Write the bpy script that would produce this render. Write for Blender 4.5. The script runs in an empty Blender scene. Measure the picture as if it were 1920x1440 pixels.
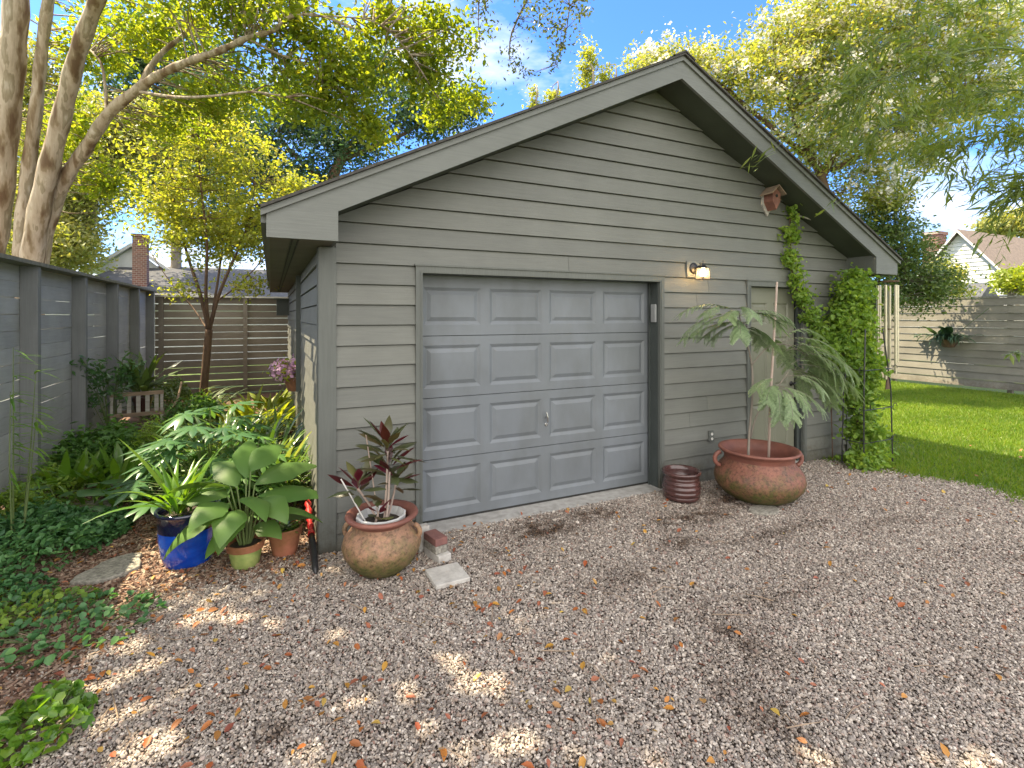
import bpy, math, random
import numpy as np
from mathutils import Vector, Matrix

# ------------------------------------------------------------------ camera, world, sun, exposure
S = bpy.context.scene
COL = S.collection
R = math.radians
CAM = np.array([-0.3564, -4.2257, 1.8596]); YAW = 0.4441; FPX = 948.17; HOR = 592.33
cam_d = bpy.data.cameras.new('camera')
cam_d.sensor_width = 36; cam_d.lens = FPX / 1920 * 36
cam_d.shift_y = (HOR - 720) / 1920
cam_d.clip_start = 0.05; cam_d.clip_end = 900
cam = bpy.data.objects.new('camera', cam_d); COL.objects.link(cam)
cam.location = CAM; cam.rotation_euler = (math.pi / 2, 0, -YAW)
S.camera = cam

SUN_ELEV = 59.0; SUN_AZ = 35.0          # light comes from -x, a little from +y (behind the front wall)
sdir = Vector((-math.cos(R(SUN_AZ)) * math.cos(R(SUN_ELEV)), math.sin(R(SUN_AZ)) * math.cos(R(SUN_ELEV)), math.sin(R(SUN_ELEV))))
sun_d = bpy.data.lights.new('sun', 'SUN'); sun_d.energy = 4.1; sun_d.angle = R(0.5); sun_d.color = (1.0, 0.84, 0.58)
sun = bpy.data.objects.new('sun', sun_d); COL.objects.link(sun)
sun.rotation_euler = sdir.to_track_quat('Z', 'Y').to_euler(); sun.location = (-6, 5, 14)

W = bpy.data.worlds.new('World'); S.world = W; W.use_nodes = True
nt = W.node_tree; nt.nodes.clear()
def N(t, typ, **kw):
    n = t.nodes.new(typ)
    for k, v in kw.items(): setattr(n, k, v)
    return n
out = N(nt, 'ShaderNodeOutputWorld'); bg = N(nt, 'ShaderNodeBackground')
sky = N(nt, 'ShaderNodeTexSky'); sky.sky_type = 'NISHITA'; sky.sun_disc = False
sky.sun_elevation = R(SUN_ELEV); sky.sun_rotation = math.atan2(sdir.x, sdir.y)
sky.air_density = 1.0; sky.dust_density = 0.6; sky.ozone_density = 1.6
tc = N(nt, 'ShaderNodeTexCoord')
mp = N(nt, 'ShaderNodeMapping'); mp.inputs['Scale'].default_value = (1.0, 1.0, 2.6); mp.inputs['Location'].default_value = (0.35, 0.1, 0.0)
nz = N(nt, 'ShaderNodeTexNoise'); nz.inputs['Scale'].default_value = 2.4; nz.inputs['Detail'].default_value = 7; nz.inputs['Roughness'].default_value = 0.55
cr = N(nt, 'ShaderNodeValToRGB'); cr.color_ramp.elements[0].position = 0.54; cr.color_ramp.elements[1].position = 0.69
mx = N(nt, 'ShaderNodeMixRGB'); mx.inputs['Color2'].default_value = (2.7, 2.75, 2.85, 1)
gm = N(nt, 'ShaderNodeMixRGB', blend_type='MULTIPLY'); gm.inputs['Fac'].default_value = 1; gm.inputs['Color2'].default_value = (0.25, 0.42, 0.70, 1)
L = nt.links
L.new(tc.outputs['Generated'], mp.inputs['Vector']); L.new(mp.outputs['Vector'], nz.inputs['Vector'])

spz = N(nt, 'ShaderNodeSeparateXYZ'); L.new(tc.outputs['Generated'], spz.inputs[0])
mrz = N(nt, 'ShaderNodeMapRange'); mrz.inputs['From Min'].default_value = 0.42; mrz.inputs['From Max'].default_value = 0.08; mrz.inputs['To Max'].default_value = 0.16; L.new(spz.outputs['Z'], mrz.inputs['Value'])
adz = N(nt, 'ShaderNodeMath', operation='ADD'); L.new(nz.outputs['Fac'], adz.inputs[0]); L.new(mrz.outputs[0], adz.inputs[1]); L.new(adz.outputs[0], cr.inputs['Fac']); L.new(sky.outputs['Color'], gm.inputs['Color1']); L.new(gm.outputs['Color'], mx.inputs['Color1'])
L.new(cr.outputs['Color'], mx.inputs['Fac']); L.new(mx.outputs['Color'], bg.inputs['Color']); L.new(bg.outputs['Background'], out.inputs['Surface'])
bg.inputs['Strength'].default_value = 0.15
# unseen bright cloud added behind the viewpoint and overhead as neutral fill light
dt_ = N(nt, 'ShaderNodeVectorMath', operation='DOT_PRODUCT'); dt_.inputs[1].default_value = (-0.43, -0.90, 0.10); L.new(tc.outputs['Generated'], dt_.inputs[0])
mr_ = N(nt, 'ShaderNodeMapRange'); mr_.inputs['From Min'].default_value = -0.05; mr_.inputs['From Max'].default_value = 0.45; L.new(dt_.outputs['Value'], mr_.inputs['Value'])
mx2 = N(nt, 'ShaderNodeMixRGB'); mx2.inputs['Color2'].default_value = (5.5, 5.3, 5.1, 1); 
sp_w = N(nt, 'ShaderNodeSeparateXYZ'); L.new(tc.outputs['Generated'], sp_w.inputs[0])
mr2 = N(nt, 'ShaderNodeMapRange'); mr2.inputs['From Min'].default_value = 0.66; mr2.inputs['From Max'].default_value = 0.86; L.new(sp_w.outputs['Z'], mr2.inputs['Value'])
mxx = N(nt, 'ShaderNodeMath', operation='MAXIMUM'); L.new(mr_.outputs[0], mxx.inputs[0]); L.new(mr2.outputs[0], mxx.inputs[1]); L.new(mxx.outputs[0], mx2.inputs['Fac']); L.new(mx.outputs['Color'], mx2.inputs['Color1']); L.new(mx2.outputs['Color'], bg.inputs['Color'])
S.view_settings.view_transform = 'Standard'; S.view_settings.look = 'None'
S.view_settings.exposure = 2.0; S.view_settings.gamma = 1
S.render.engine = 'CYCLES'
S.cycles.max_bounces = 8; S.cycles.diffuse_bounces = 4; S.cycles.transmission_bounces = 4; S.cycles.glossy_bounces = 2
S.cycles.use_denoising = True

# ------------------------------------------------------------------ helpers
rng = np.random.default_rng(7)
random.seed(7)
_c, _s = math.cos(YAW), math.sin(YAW)
def P(px, py, d):
    """world point seen at photo pixel (px, py), d metres in front of the camera"""
    u = (px - 960) / FPX; v = (py - HOR) / FPX
    return CAM + d * np.array([u * _c + _s, -u * _s + _c, -v])

def tag(o, label=None, cat=None, group=None, kind=None):
    if label: o['label'] = label
    if cat: o['category'] = cat
    if group: o['group'] = group
    if kind: o['kind'] = kind
    return o
def empty(name, loc=(0, 0, 0), rz=0.0):
    o = bpy.data.objects.new(name, None); COL.objects.link(o); o.location = loc; o.rotation_euler = (0, 0, rz)
    o.empty_display_size = 0.1
    return o
def thing(name, label, cat, loc=(0, 0, 0), group=None, rz=0.0):
    return tag(empty(name, loc, rz), label, cat, group)

class MB:
    """collects geometry; build() links it as one mesh object. World coordinates unless the parent has an offset."""
    def __init__(s): s.v = []; s.f = []
    def add(s, vs, fs):
        b = len(s.v); s.v.extend([tuple(map(float, p)) for p in vs]); s.f.extend([tuple(b + i for i in f) for f in fs]); return s
    def box(s, x0, x1, y0, y1, z0, z1, M=None):
        vs = [(x0, y0, z0), (x1, y0, z0), (x1, y1, z0), (x0, y1, z0), (x0, y0, z1), (x1, y0, z1), (x1, y1, z1), (x0, y1, z1)]
        if M is not None: vs = [tuple(M @ Vector(p)) for p in vs]
        return s.add(vs, [(0, 3, 2, 1), (4, 5, 6, 7), (0, 1, 5, 4), (1, 2, 6, 5), (2, 3, 7, 6), (3, 0, 4, 7)])
    def prism(s, poly, axis, a, b):
        """poly: 2-D points counter-clockwise; extruded along axis from a to b"""
        n = len(poly)
        def mk(p, t):
            return {'x': (t, p[0], p[1]), 'y': (p[0], t, p[1]), 'z': (p[0], p[1], t)}[axis]
        vs = [mk(p, a) for p in poly] + [mk(p, b) for p in poly]
        fs = [tuple(range(n)), tuple(range(2 * n - 1, n - 1, -1))] + [(i, i + n, (i + 1) % n + n, (i + 1) % n) for i in range(n)]
        return s.add(vs, fs)
    def tube(s, pts, rad, n=8, cap=True):
        pts = [Vector(p) for p in pts]
        if not hasattr(rad, '__len__'): rad = [rad] * len(pts)
        rings = []; prev = None
        for i, p in enumerate(pts):
            t = (pts[min(i + 1, len(pts) - 1)] - pts[max(i - 1, 0)]).normalized()
            if prev is None:
                a = t.cross(Vector((0, 0, 1)))
                if a.length < 1e-3: a = t.cross(Vector((1, 0, 0)))
            else: a = prev - t * prev.dot(t)
            a.normalize(); prev = a; b = t.cross(a)
            rings.append([p + (a * math.cos(2 * math.pi * k / n) + b * math.sin(2 * math.pi * k / n)) * rad[i] for k in range(n)])
        vs = [q for r in rings for q in r]; fs = []
        for i in range(len(rings) - 1):
            for k in range(n):
                k2 = (k + 1) % n; fs.append((i * n + k, i * n + k2, (i + 1) * n + k2, (i + 1) * n + k))
        if cap: fs.append(tuple(range(n - 1, -1, -1))); fs.append(tuple((len(rings) - 1) * n + k for k in range(n)))
        return s.add(vs, fs)
    def lathe(s, prof, n=48, c=(0, 0, 0), wob=0.0, ph=0.0):
        vs = []; m = len(prof)
        for k in range(n):
            a = 2 * math.pi * k / n
            w = 1 + wob * (math.sin(2 * a + ph) + 0.5 * math.sin(3 * a + 1.3 + ph))
            for r, z in prof: vs.append((c[0] + r * w * math.cos(a), c[1] + r * w * math.sin(a), c[2] + z))
        fs = []
        for k in range(n):
            k2 = (k + 1) % n
            for j in range(m - 1): fs.append((k * m + j, k2 * m + j, k2 * m + j + 1, k * m + j + 1))
        return s.add(vs, fs)
    def grid(s, rows):
        n = len(rows[0]); vs = [p for r in rows for p in r]; fs = []
        for i in range(len(rows) - 1):
            for k in range(n - 1): fs.append((i * n + k, i * n + k + 1, (i + 1) * n + k + 1, (i + 1) * n + k))
        return s.add(vs, fs)
    def blade(s, base, az, el, length, width, droop=0.6, nseg=6, shape=0.35, fold=0.25, roll=0.0, tip=0.0, stalk=0.0):
        """a leaf: strip along a drooping curve, V-folded, widest at 'shape' of its length"""
        p = Vector(base); rows = []; e = el; st = length / nseg; az2 = az
        for i in range(nseg + 1):
            t = i / nseg
            if t < stalk: w = 0.05
            else:
                q = (t - stalk) / max(1e-6, 1 - stalk)
                w = (q / shape) ** 0.65 if q < shape else (max(0.0, 1 - (q - shape) / (1 - shape))) ** 0.8
            w = max(w, 0.03 if i < nseg else tip) * width * 0.5
            d = Vector((math.cos(az2) * math.cos(e), math.sin(az2) * math.cos(e), math.sin(e)))
            side = Vector((-math.sin(az2), math.cos(az2), 0)); up = d.cross(side) * -1
            sd = side * math.cos(roll) + up * math.sin(roll); up2 = up * math.cos(roll) - side * math.sin(roll)
            rows.append([p - sd * w + up2 * w * fold, p + up2 * 0, p + sd * w + up2 * w * fold])
            p = p + d * st; e -= droop / nseg
        return s.grid(rows)
    def build(s, name, mat, parent=None, smooth=False, bevel=0.0):
        me = bpy.data.meshes.new(name); me.from_pydata(s.v, [], s.f); me.update()
        if smooth: me.polygons.foreach_set('use_smooth', [True] * len(me.polygons))
        o = bpy.data.objects.new(name, me); COL.objects.link(o)
        if mat: me.materials.append(mat)
        if parent: o.parent = parent
        if bevel > 0:
            m = o.modifiers.new('bevel', 'BEVEL'); m.width = bevel; m.segments = 2; m.limit_method = 'ANGLE'
        return o

def np_mesh(name, V, F, mat, parent=None, smooth=False):
    me = bpy.data.meshes.new(name); nv = len(V); nf, k = F.shape
    me.vertices.add(nv); me.vertices.foreach_set('co', np.ascontiguousarray(V, dtype=np.float32).ravel())
    me.loops.add(nf * k); me.loops.foreach_set('vertex_index', np.ascontiguousarray(F, dtype=np.int32).ravel())
    me.polygons.add(nf); me.polygons.foreach_set('loop_start', np.arange(0, nf * k, k, dtype=np.int32))
    me.polygons.foreach_set('loop_total', np.full(nf, k, dtype=np.int32))
    if smooth: me.polygons.foreach_set('use_smooth', np.ones(nf, dtype=bool))
    me.update(calc_edges=True)
    o = bpy.data.objects.new(name, me); COL.objects.link(o); me.materials.append(mat)
    if parent: o.parent = parent
    return o

def leaf_arrays(pos, size, asp=0.5, up=0.5, dirs=None, jit=0.35, fine=False):
    """two-triangle-pair leaves bent along the midrib; pos Nx3"""
    n = len(pos)
    nrm = rng.normal(size=(n, 3)); nrm[:, 2] = np.abs(nrm[:, 2]) + up; nrm /= np.linalg.norm(nrm, axis=1)[:, None]
    t = rng.normal(size=(n, 3)) if dirs is None else dirs + rng.normal(size=(n, 3)) * 0.35
    t -= nrm * (t * nrm).sum(1)[:, None]; t /= np.linalg.norm(t, axis=1)[:, None] + 1e-9
    b = np.cross(nrm, t)
    L_ = (size * (1 + jit * rng.uniform(-1, 1, n)))[:, None]; w = L_ * asp * 0.5
    base = pos - t * L_ * 0.5
    if fine:   # rounded leaf, folded along the midrib, tip curling down
        cu = rng.uniform(0.0, 0.28, n)[:, None] * L_
        V = np.stack([base, pos - t * L_ * 0.24 + b * w * 0.92 + nrm * w * 0.3, pos + t * L_ * 0.12 + b * w * 0.9 + nrm * (w * 0.3 - cu * 0.2), pos + t * L_ * 0.5 - nrm * cu,
                      pos + t * L_ * 0.12 - b * w * 0.9 + nrm * (w * 0.3 - cu * 0.2), pos - t * L_ * 0.24 - b * w * 0.92 + nrm * w * 0.3], 1).reshape(-1, 3)
        i = np.arange(n)[:, None] * 6
        return V, np.concatenate([i + np.array([[0, 1, 2, 3]]), i + np.array([[0, 3, 4, 5]])], 0)
    V = np.stack([base, pos - t * L_ * 0.08 + b * w + nrm * w * 0.25, pos + t * L_ * 0.5, pos - t * L_ * 0.08 - b * w + nrm * w * 0.25], 1).reshape(-1, 3)
    i = np.arange(n)[:, None] * 4
    F = np.concatenate([i + np.array([[0, 1, 2, 3]])], 0)
    return V, F
def clump_points(ells, n_clump, per, spread, shell=0.35):
    """ells: (centre, (rx, ry, rz)); clump centres scattered in each, weighted by volume"""
    vol = np.array([e[1][0] * e[1][1] * e[1][2] for e in ells]) ** (2 / 3); vol /= vol.sum()
    C = []
    for (c, r), w in zip(ells, vol):
        k = max(1, int(round(n_clump * w))); d = rng.normal(size=(k, 3)); d /= np.linalg.norm(d, axis=1)[:, None]
        rad = rng.uniform(shell, 1, k) ** 0.6
        C.append(np.array(c) + d * rad[:, None] * np.array(r))
    C = np.concatenate(C)
    m = len(C); pc = rng.normal(size=(m, per, 3)) * (spread * rng.uniform(0.55, 1.3, m))[:, None, None]
    pc[:, :, 2] *= 0.7
    return C, (C[:, None, :] + pc).reshape(-1, 3)
def crown(name, ells, n_clump, per, spread, size, mat, parent, asp=0.5, up=0.4, shell=0.35, off=(0, 0, 0)):
    C, pts = clump_points(ells, n_clump, per, spread, shell)
    V, F = leaf_arrays(pts, size, asp, up, fine=(size < 0.077))
    return C, np_mesh(name, V - np.array(off), F, mat, parent)
def limb(m, pts, r0, r1, n=8):
    k = len(pts); m.tube(pts, [r0 + (r1 - r0) * i / (k - 1) for i in range(k)], n)
def smooth_path(pts, sub=4):
    pts = [np.array(p, float) for p in pts]; o_ = []
    for i in range(len(pts) - 1):
        p0 = pts[max(i - 1, 0)]; p1 = pts[i]; p2 = pts[i + 1]; p3 = pts[min(i + 2, len(pts) - 1)]
        for k in range(sub):
            t = k / sub
            o_.append(0.5 * (2 * p1 + (p2 - p0) * t + (2 * p0 - 5 * p1 + 4 * p2 - p3) * t * t + (3 * p1 - p0 - 3 * p2 + p3) * t ** 3))
    o_.append(pts[-1]); return o_
def twigs(m, skel, C, r=0.012, frac=1.0, n=4):
    skel = np.array(skel)
    for c in C:
        if rng.random() > frac: continue
        d = np.linalg.norm(skel - c, axis=1) + 0.6 * np.maximum(0, skel[:, 2] - c[2]); s0 = skel[int(np.argmin(d))]
        if d.min() > 0.95 + 0.6 * rng.random(): continue
        mid = (s0 + c) / 2 + rng.normal(size=3) * 0.08 * np.linalg.norm(c - s0) + np.array([0, 0, 0.06 * np.linalg.norm(c - s0)])
        m.tube([s0, mid, c], [r * 1.4, r, r * 0.35], n, cap=False)

# ------------------------------------------------------------------ materials
def newmat(name):
    m = bpy.data.materials.new(name); m.use_nodes = True; t = m.node_tree; t.nodes.clear()
    o = N(t, 'ShaderNodeOutputMaterial'); b = N(t, 'ShaderNodeBsdfPrincipled'); t.links.new(b.outputs[0], o.inputs['Surface'])
    return m, t, b, o
def ramp(t, fac, stops):
    r = N(t, 'ShaderNodeValToRGB'); e = r.color_ramp.elements
    e[0].position = stops[0][0]; e[0].color = (*stops[0][1], 1)
    e[1].position = stops[-1][0]; e[1].color = (*stops[-1][1], 1)
    for p, c in stops[1:-1]:
        x = e.new(p); x.color = (*c, 1)
    t.links.new(fac, r.inputs['Fac']); return r.outputs['Color']
def noise(t, scale, detail=4, stretch=(1, 1, 1), coord='Object', rough=0.55):
    tc = N(t, 'ShaderNodeTexCoord'); mp = N(t, 'ShaderNodeMapping'); mp.inputs['Scale'].default_value = stretch
    n = N(t, 'ShaderNodeTexNoise'); n.inputs['Scale'].default_value = scale; n.inputs['Detail'].default_value = detail; n.inputs['Roughness'].default_value = rough
    t.links.new(tc.outputs[coord], mp.inputs['Vector']); t.links.new(mp.outputs['Vector'], n.inputs['Vector'])
    return n.outputs['Fac']
def bump(t, b, h, strength=0.3, dist=0.01):
    bp = N(t, 'ShaderNodeBump'); bp.inputs['Strength'].default_value = strength; bp.inputs['Distance'].default_value = dist
    t.links.new(h, bp.inputs['Height']); t.links.new(bp.outputs['Normal'], b.inputs['Normal'])
def mulcol(t, a, b_, fac=1.0, mode='MULTIPLY'):
    m = N(t, 'ShaderNodeMixRGB', blend_type=mode); m.inputs['Fac'].default_value = fac
    t.links.new(a, m.inputs['Color1']); t.links.new(b_, m.inputs['Color2']); return m.outputs['Color']
def simple(name, c1, c2=None, scale=6, rough=0.6, stretch=(1, 1, 1), bscale=60, bstr=0.15, spec=0.5, metal=0.0, stain=None, coat=0.0):
    m, t, b, o = newmat(name); c2 = c2 or tuple(x * 0.8 for x in c1)
    col = ramp(t, noise(t, scale, 5, stretch), [(0.32, c2), (0.68, c1)])
    if stain:
        col = mulcol(t, col, ramp(t, noise(t, stain[1], 6, stain[2] if len(stain) > 2 else (1, 1, 1)), [(0.38, stain[0]), (0.6, (1, 1, 1))]))
    t.links.new(col, b.inputs['Base Color']); b.inputs['Roughness'].default_value = rough; b.inputs['Metallic'].default_value = metal
    b.inputs['Specular IOR Level'].default_value = spec
    if coat: b.inputs['Coat Weight'].default_value = coat; b.inputs['Coat Roughness'].default_value = 0.08
    if bstr: bump(t, b, noise(t, bscale, 4, stretch), bstr, 0.01)
    return m
def paint_wood(name, c, along='x', rough=0.55, var=0.86, ):
    """painted rough-sawn cladding: grain along one axis, faint wear and dust"""
    st = {'x': (0.6, 14, 14), 'y': (14, 0.6, 14), 'z': (14, 14, 0.6)}[along]
    m, t, b, o = newmat(name)
    base = ramp(t, noise(t, 2.2, 6, (1, 1, 1)), [(0.3, tuple(x * var for x in c)), (0.7, c)])
    g = ramp(t, noise(t, 5, 6, st, rough=0.7), [(0.3, (0.86, 0.86, 0.86)), (0.6, (1, 1, 1)), (0.8, (1.07, 1.06, 1.04))])
    col = mulcol(t, base, g)
    w = ramp(t, noise(t, 3.1, 8, {'x': (1, 3, 3), 'y': (3, 1, 3), 'z': (3, 3, 1)}[along], rough=0.75), [(0.66, (1, 1, 1)), (0.80, (1.25, 1.22, 1.18))])
    col = mulcol(t, col, w)
    sp_ = N(t, 'ShaderNodeSeparateXYZ'); tg = N(t, 'ShaderNodeTexCoord'); t.links.new(tg.outputs['Object'], sp_.inputs[0])
    mz = N(t, 'ShaderNodeMapRange'); mz.inputs['From Min'].default_value = 0.0; mz.inputs['From Max'].default_value = 0.45; mz.inputs['To Min'].default_value = 0.42; mz.inputs['To Max'].default_value = 0.0; t.links.new(sp_.outputs['Z'], mz.inputs['Value'])
    ms = N(t, 'ShaderNodeMath', operation='ADD'); t.links.new(mz.outputs[0], ms.inputs[0]); t.links.new(noise(t, 14, 8, rough=0.8), ms.inputs[1])
    col = mulcol(t, col, ramp(t, ms.outputs[0], [(0.66, (1, 1, 1)), (0.95, (0.66, 0.60, 0.52))]))   # mud splashed up from the ground
    geo = N(t, 'ShaderNodeNewGeometry'); col = mulcol(t, col, ramp(t, geo.outputs['Random Per Island'], [(0, (0.90, 0.90, 0.90)), (0.5, (1, 1, 1)), (1, (1.08, 1.07, 1.05))]))
    t.links.new(col, b.inputs['Base Color']); b.inputs['Roughness'].default_value = rough; b.inputs['Specular IOR Level'].default_value = 0.35
    bump(t, b, noise(t, 9, 6, st, rough=0.7), 0.35, 0.006)
    return m
def leafmat(name, cols, trans=0.42, rough=0.45, tcol=None, spec=0.35):
    """leaf with light passing through; tint varies from leaf to leaf"""
    m, t, b, o = newmat(name)
    geo = N(t, 'ShaderNodeNewGeometry'); k = len(cols)
    col = ramp(t, geo.outputs['Random Per Island'], [(i / max(1, k - 1), c) for i, c in enumerate(cols)])
    col = mulcol(t, col, ramp(t, noise(t, 0.9, 3), [(0.35, (0.78, 0.82, 0.8)), (0.65, (1.15, 1.1, 1.0))]))
    t.links.new(col, b.inputs['Base Color']); b.inputs['Roughness'].default_value = rough; b.inputs['Specular IOR Level'].default_value = spec
    tr = N(t, 'ShaderNodeBsdfTranslucent')
    tm = N(t, 'ShaderNodeMixRGB', blend_type='MULTIPLY'); tm.inputs['Fac'].default_value = 1
    tm.inputs['Color2'].default_value = (*(tcol or (1.9, 1.75, 0.5)), 1); t.links.new(col, tm.inputs['Color1']); t.links.new(tm.outputs['Color'], tr.inputs['Color'])
    mix = N(t, 'ShaderNodeMixShader'); mix.inputs['Fac'].default_value = trans
    t.links.new(b.outputs[0], mix.inputs[1]); t.links.new(tr.outputs[0], mix.inputs[2]); t.links.new(mix.outputs[0], o.inputs['Surface'])
    return m

M = {}
GREY = (0.160, 0.165, 0.149)
M['siding'] = paint_wood('grey_green_siding', GREY, 'x')
M['siding_side'] = paint_wood('grey_green_side_siding', GREY, 'y')
M['trim'] = paint_wood('grey_green_trim', (0.122, 0.131, 0.121), 'z')
M['rake'] = paint_wood('grey_green_rake', (0.160, 0.169, 0.158), 'x')
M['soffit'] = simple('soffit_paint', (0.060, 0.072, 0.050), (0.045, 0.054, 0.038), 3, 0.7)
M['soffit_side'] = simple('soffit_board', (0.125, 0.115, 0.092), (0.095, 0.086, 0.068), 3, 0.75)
M['dark_trim'] = simple('dark_jamb_paint', (0.055, 0.065, 0.062), None, 4, 0.5)
M['slot'] = simple('dark_slot', (0.02, 0.02, 0.018), None, 4, 0.8)
M['shingle'] = simple('dark_shingles', (0.075, 0.07, 0.062), (0.04, 0.038, 0.035), 30, 0.9, bscale=90, bstr=0.5)
M['gdoor'] = simple('garage_door_paint', (0.160, 0.178, 0.197), (0.132, 0.147, 0.163), 1.6, 0.5, bscale=180, bstr=0.08, stain=((0.84, 0.83, 0.80), 3.0, (1, 1, 0.45)))
M['pdoor'] = simple('olive_door_paint', (0.165, 0.168, 0.125), (0.145, 0.148, 0.11), 2, 0.5, bscale=120, bstr=0.05)
M['concrete'] = simple('concrete', (0.42, 0.41, 0.39), (0.28, 0.27, 0.25), 14, 0.9, bscale=120, bstr=0.4)
M['fence'] = paint_wood('fence_board_paint', (0.40, 0.415, 0.425), 'y', 0.7, 0.75)
M['fence_x'] = paint_wood('back_fence_paint', (0.21, 0.185, 0.15), 'x', 0.7, 0.75)
M['fence_post'] = paint_wood('fence_post_paint', (0.22, 0.23, 0.235), 'z', 0.7, 0.8)
M['fence_far'] = paint_wood('weathered_fence_board', (0.215, 0.205, 0.175), 'y', 0.8, 0.7)
M['cap'] = simple('fence_cap_wood', (0.20, 0.20, 0.175), (0.12, 0.12, 0.10), 5, 0.8, stretch=(1, 4, 1))
M['cap_pale'] = simple('pale_cap_wood', (0.55, 0.54, 0.48), (0.4, 0.39, 0.34), 5, 0.8)
M['chrome'] = simple('worn_chrome', (0.7, 0.7, 0.7), None, 5, 0.25, metal=1.0, bstr=0)
M['black_metal'] = simple('black_metal', (0.02, 0.02, 0.022), None, 5, 0.4)
M['white_plastic'] = simple('white_plastic', (0.72, 0.71, 0.68), (0.5, 0.48, 0.44), 8, 0.5)
M['grey_plastic'] = simple('grey_plastic', (0.27, 0.28, 0.28), None, 8, 0.5, bstr=0)
M['terracotta'] = simple('terracotta', (0.40, 0.15, 0.085), (0.27, 0.105, 0.06), 7, 0.75, bscale=90, bstr=0.25, stain=((0.62, 0.68, 0.42), 4.5))
def mossy(name, base, mid, moss, z_lo, z_hi, rough=0.62):
    m, t, b, o = newmat(name)
    n1 = noise(t, 6.5, 9, rough=0.75); tcn = N(t, 'ShaderNodeTexCoord'); sep = N(t, 'ShaderNodeSeparateXYZ'); t.links.new(tcn.outputs['Object'], sep.inputs[0])
    mr = N(t, 'ShaderNodeMapRange'); mr.inputs['From Min'].default_value = z_hi; mr.inputs['From Max'].default_value = z_lo; t.links.new(sep.outputs['Z'], mr.inputs['Value'])
    ad = N(t, 'ShaderNodeMath', operation='MULTIPLY_ADD'); t.links.new(mr.outputs[0], ad.inputs[0]); ad.inputs[1].default_value = 0.30; t.links.new(noise(t, 10, 9, rough=0.82), ad.inputs[2])
    c = ramp(t, n1, [(0.30, mid), (0.47, base), (0.62, tuple(min(1, x * 1.25) for x in base)), (0.75, mid)])
    mm = N(t, 'ShaderNodeMixRGB'); fr = N(t, 'ShaderNodeValToRGB'); fr.color_ramp.elements[0].position = 0.50; fr.color_ramp.elements[1].position = 0.76
    t.links.new(ad.outputs[0], fr.inputs['Fac']); t.links.new(fr.outputs['Color'], mm.inputs['Fac']); t.links.new(c, mm.inputs['Color1']); mm.inputs['Color2'].default_value = (*moss, 1)
    cc_ = mulcol(t, mm.outputs['Color'], ramp(t, noise(t, 38, 6, rough=0.7), [(0.38, (0.55, 0.52, 0.5)), (0.5, (1, 1, 1)), (0.68, (1.2, 1.15, 1.05))]))
    t.links.new(cc_, b.inputs['Base Color']); b.inputs['Roughness'].default_value = rough
    bump(t, b, noise(t, 40, 6), 0.5, 0.01); return m
M['urn_tan'] = mossy('mossy_tan_clay', (0.26, 0.145, 0.088), (0.17, 0.13, 0.082), (0.095, 0.095, 0.025), 0.0, 0.34)
M['urn_rim'] = simple('red_clay_rim', (0.23, 0.088, 0.062), (0.15, 0.06, 0.045), 8, 0.6, bstr=0.2)
M['urn_red'] = mossy('mossy_red_clay', (0.185, 0.075, 0.05), (0.085, 0.06, 0.045), (0.065, 0.075, 0.014), 0.0, 0.36)
M['basket_brown'] = simple('rusty_basket', (0.28, 0.12, 0.06), (0.16, 0.07, 0.04), 20, 0.8, bstr=0.4)
M['glaze_brown'] = simple('brown_glaze', (0.085, 0.036, 0.032), (0.05, 0.024, 0.022), 9, 0.22, bscale=30, bstr=0.12, coat=0.4)
M['glaze_navy'] = simple('navy_glaze', (0.008, 0.010, 0.045), (0.004, 0.005, 0.02), 6, 0.12, bstr=0.05, bscale=15, coat=0.7)
M['glaze_blue'] = simple('cobalt_glaze', (0.008, 0.085, 0.52), (0.005, 0.035, 0.30), 5, 0.15, stretch=(1, 1, 3), bstr=0.06, bscale=15, coat=0.6)
M['green_glaze'] = simple('mossy_green_glaze', (0.33, 0.38, 0.12), (0.17, 0.24, 0.06), 12, 0.6, bstr=0.2)
M['soil'] = simple('potting_soil', (0.05, 0.035, 0.025), (0.02, 0.015, 0.01), 60, 0.95, bscale=80, bstr=0.8)
M['white_clay'] = simple('white_resin', (0.62, 0.62, 0.6), (0.42, 0.42, 0.40), 9, 0.7)
M['brick_white'] = simple('whitewashed_brick', (0.52, 0.50, 0.46), (0.36, 0.34, 0.31), 16, 0.9, bscale=70, bstr=0.5)
M['brick_red'] = simple('red_brick', (0.22, 0.10, 0.085), (0.15, 0.07, 0.062), 14, 0.9, bscale=70, bstr=0.5)
M['rock'] = simple('pebbly_rock', (0.34, 0.32, 0.27), (0.13, 0.12, 0.10), 45, 0.9, bscale=60, bstr=0.8)
M['wood_raw'] = simple('weathered_wood', (0.30, 0.22, 0.15), (0.19, 0.14, 0.10), 6, 0.85, stretch=(1, 1, 6))
M['wood_grey'] = simple('greyed_slat_wood', (0.42, 0.40, 0.36), (0.28, 0.26, 0.23), 6, 0.85, stretch=(1, 1, 6))
M['bird_wood'] = simple('reddish_bird_house_wood', (0.23, 0.10, 0.07), (0.14, 0.06, 0.045), 12, 0.8)
M['red_plastic'] = simple('red_plastic', (0.5, 0.02, 0.02), None, 6, 0.35, bstr=0)
M['brass_tube'] = simple('champagne_metal', (0.62, 0.56, 0.42), (0.5, 0.45, 0.33), 8, 0.35, metal=0.6, bstr=0)
M['bark_grey'] = simple('smooth_grey_bark', (0.24, 0.21, 0.17), (0.14, 0.12, 0.10), 9, 0.85, stretch=(1, 1, 0.35), bscale=30, bstr=0.4)
M['bark_brown'] = simple('brown_bark', (0.14, 0.085, 0.05), (0.075, 0.045, 0.03), 14, 0.85, stretch=(1, 1, 0.35), bscale=40, bstr=0.6)
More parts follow.
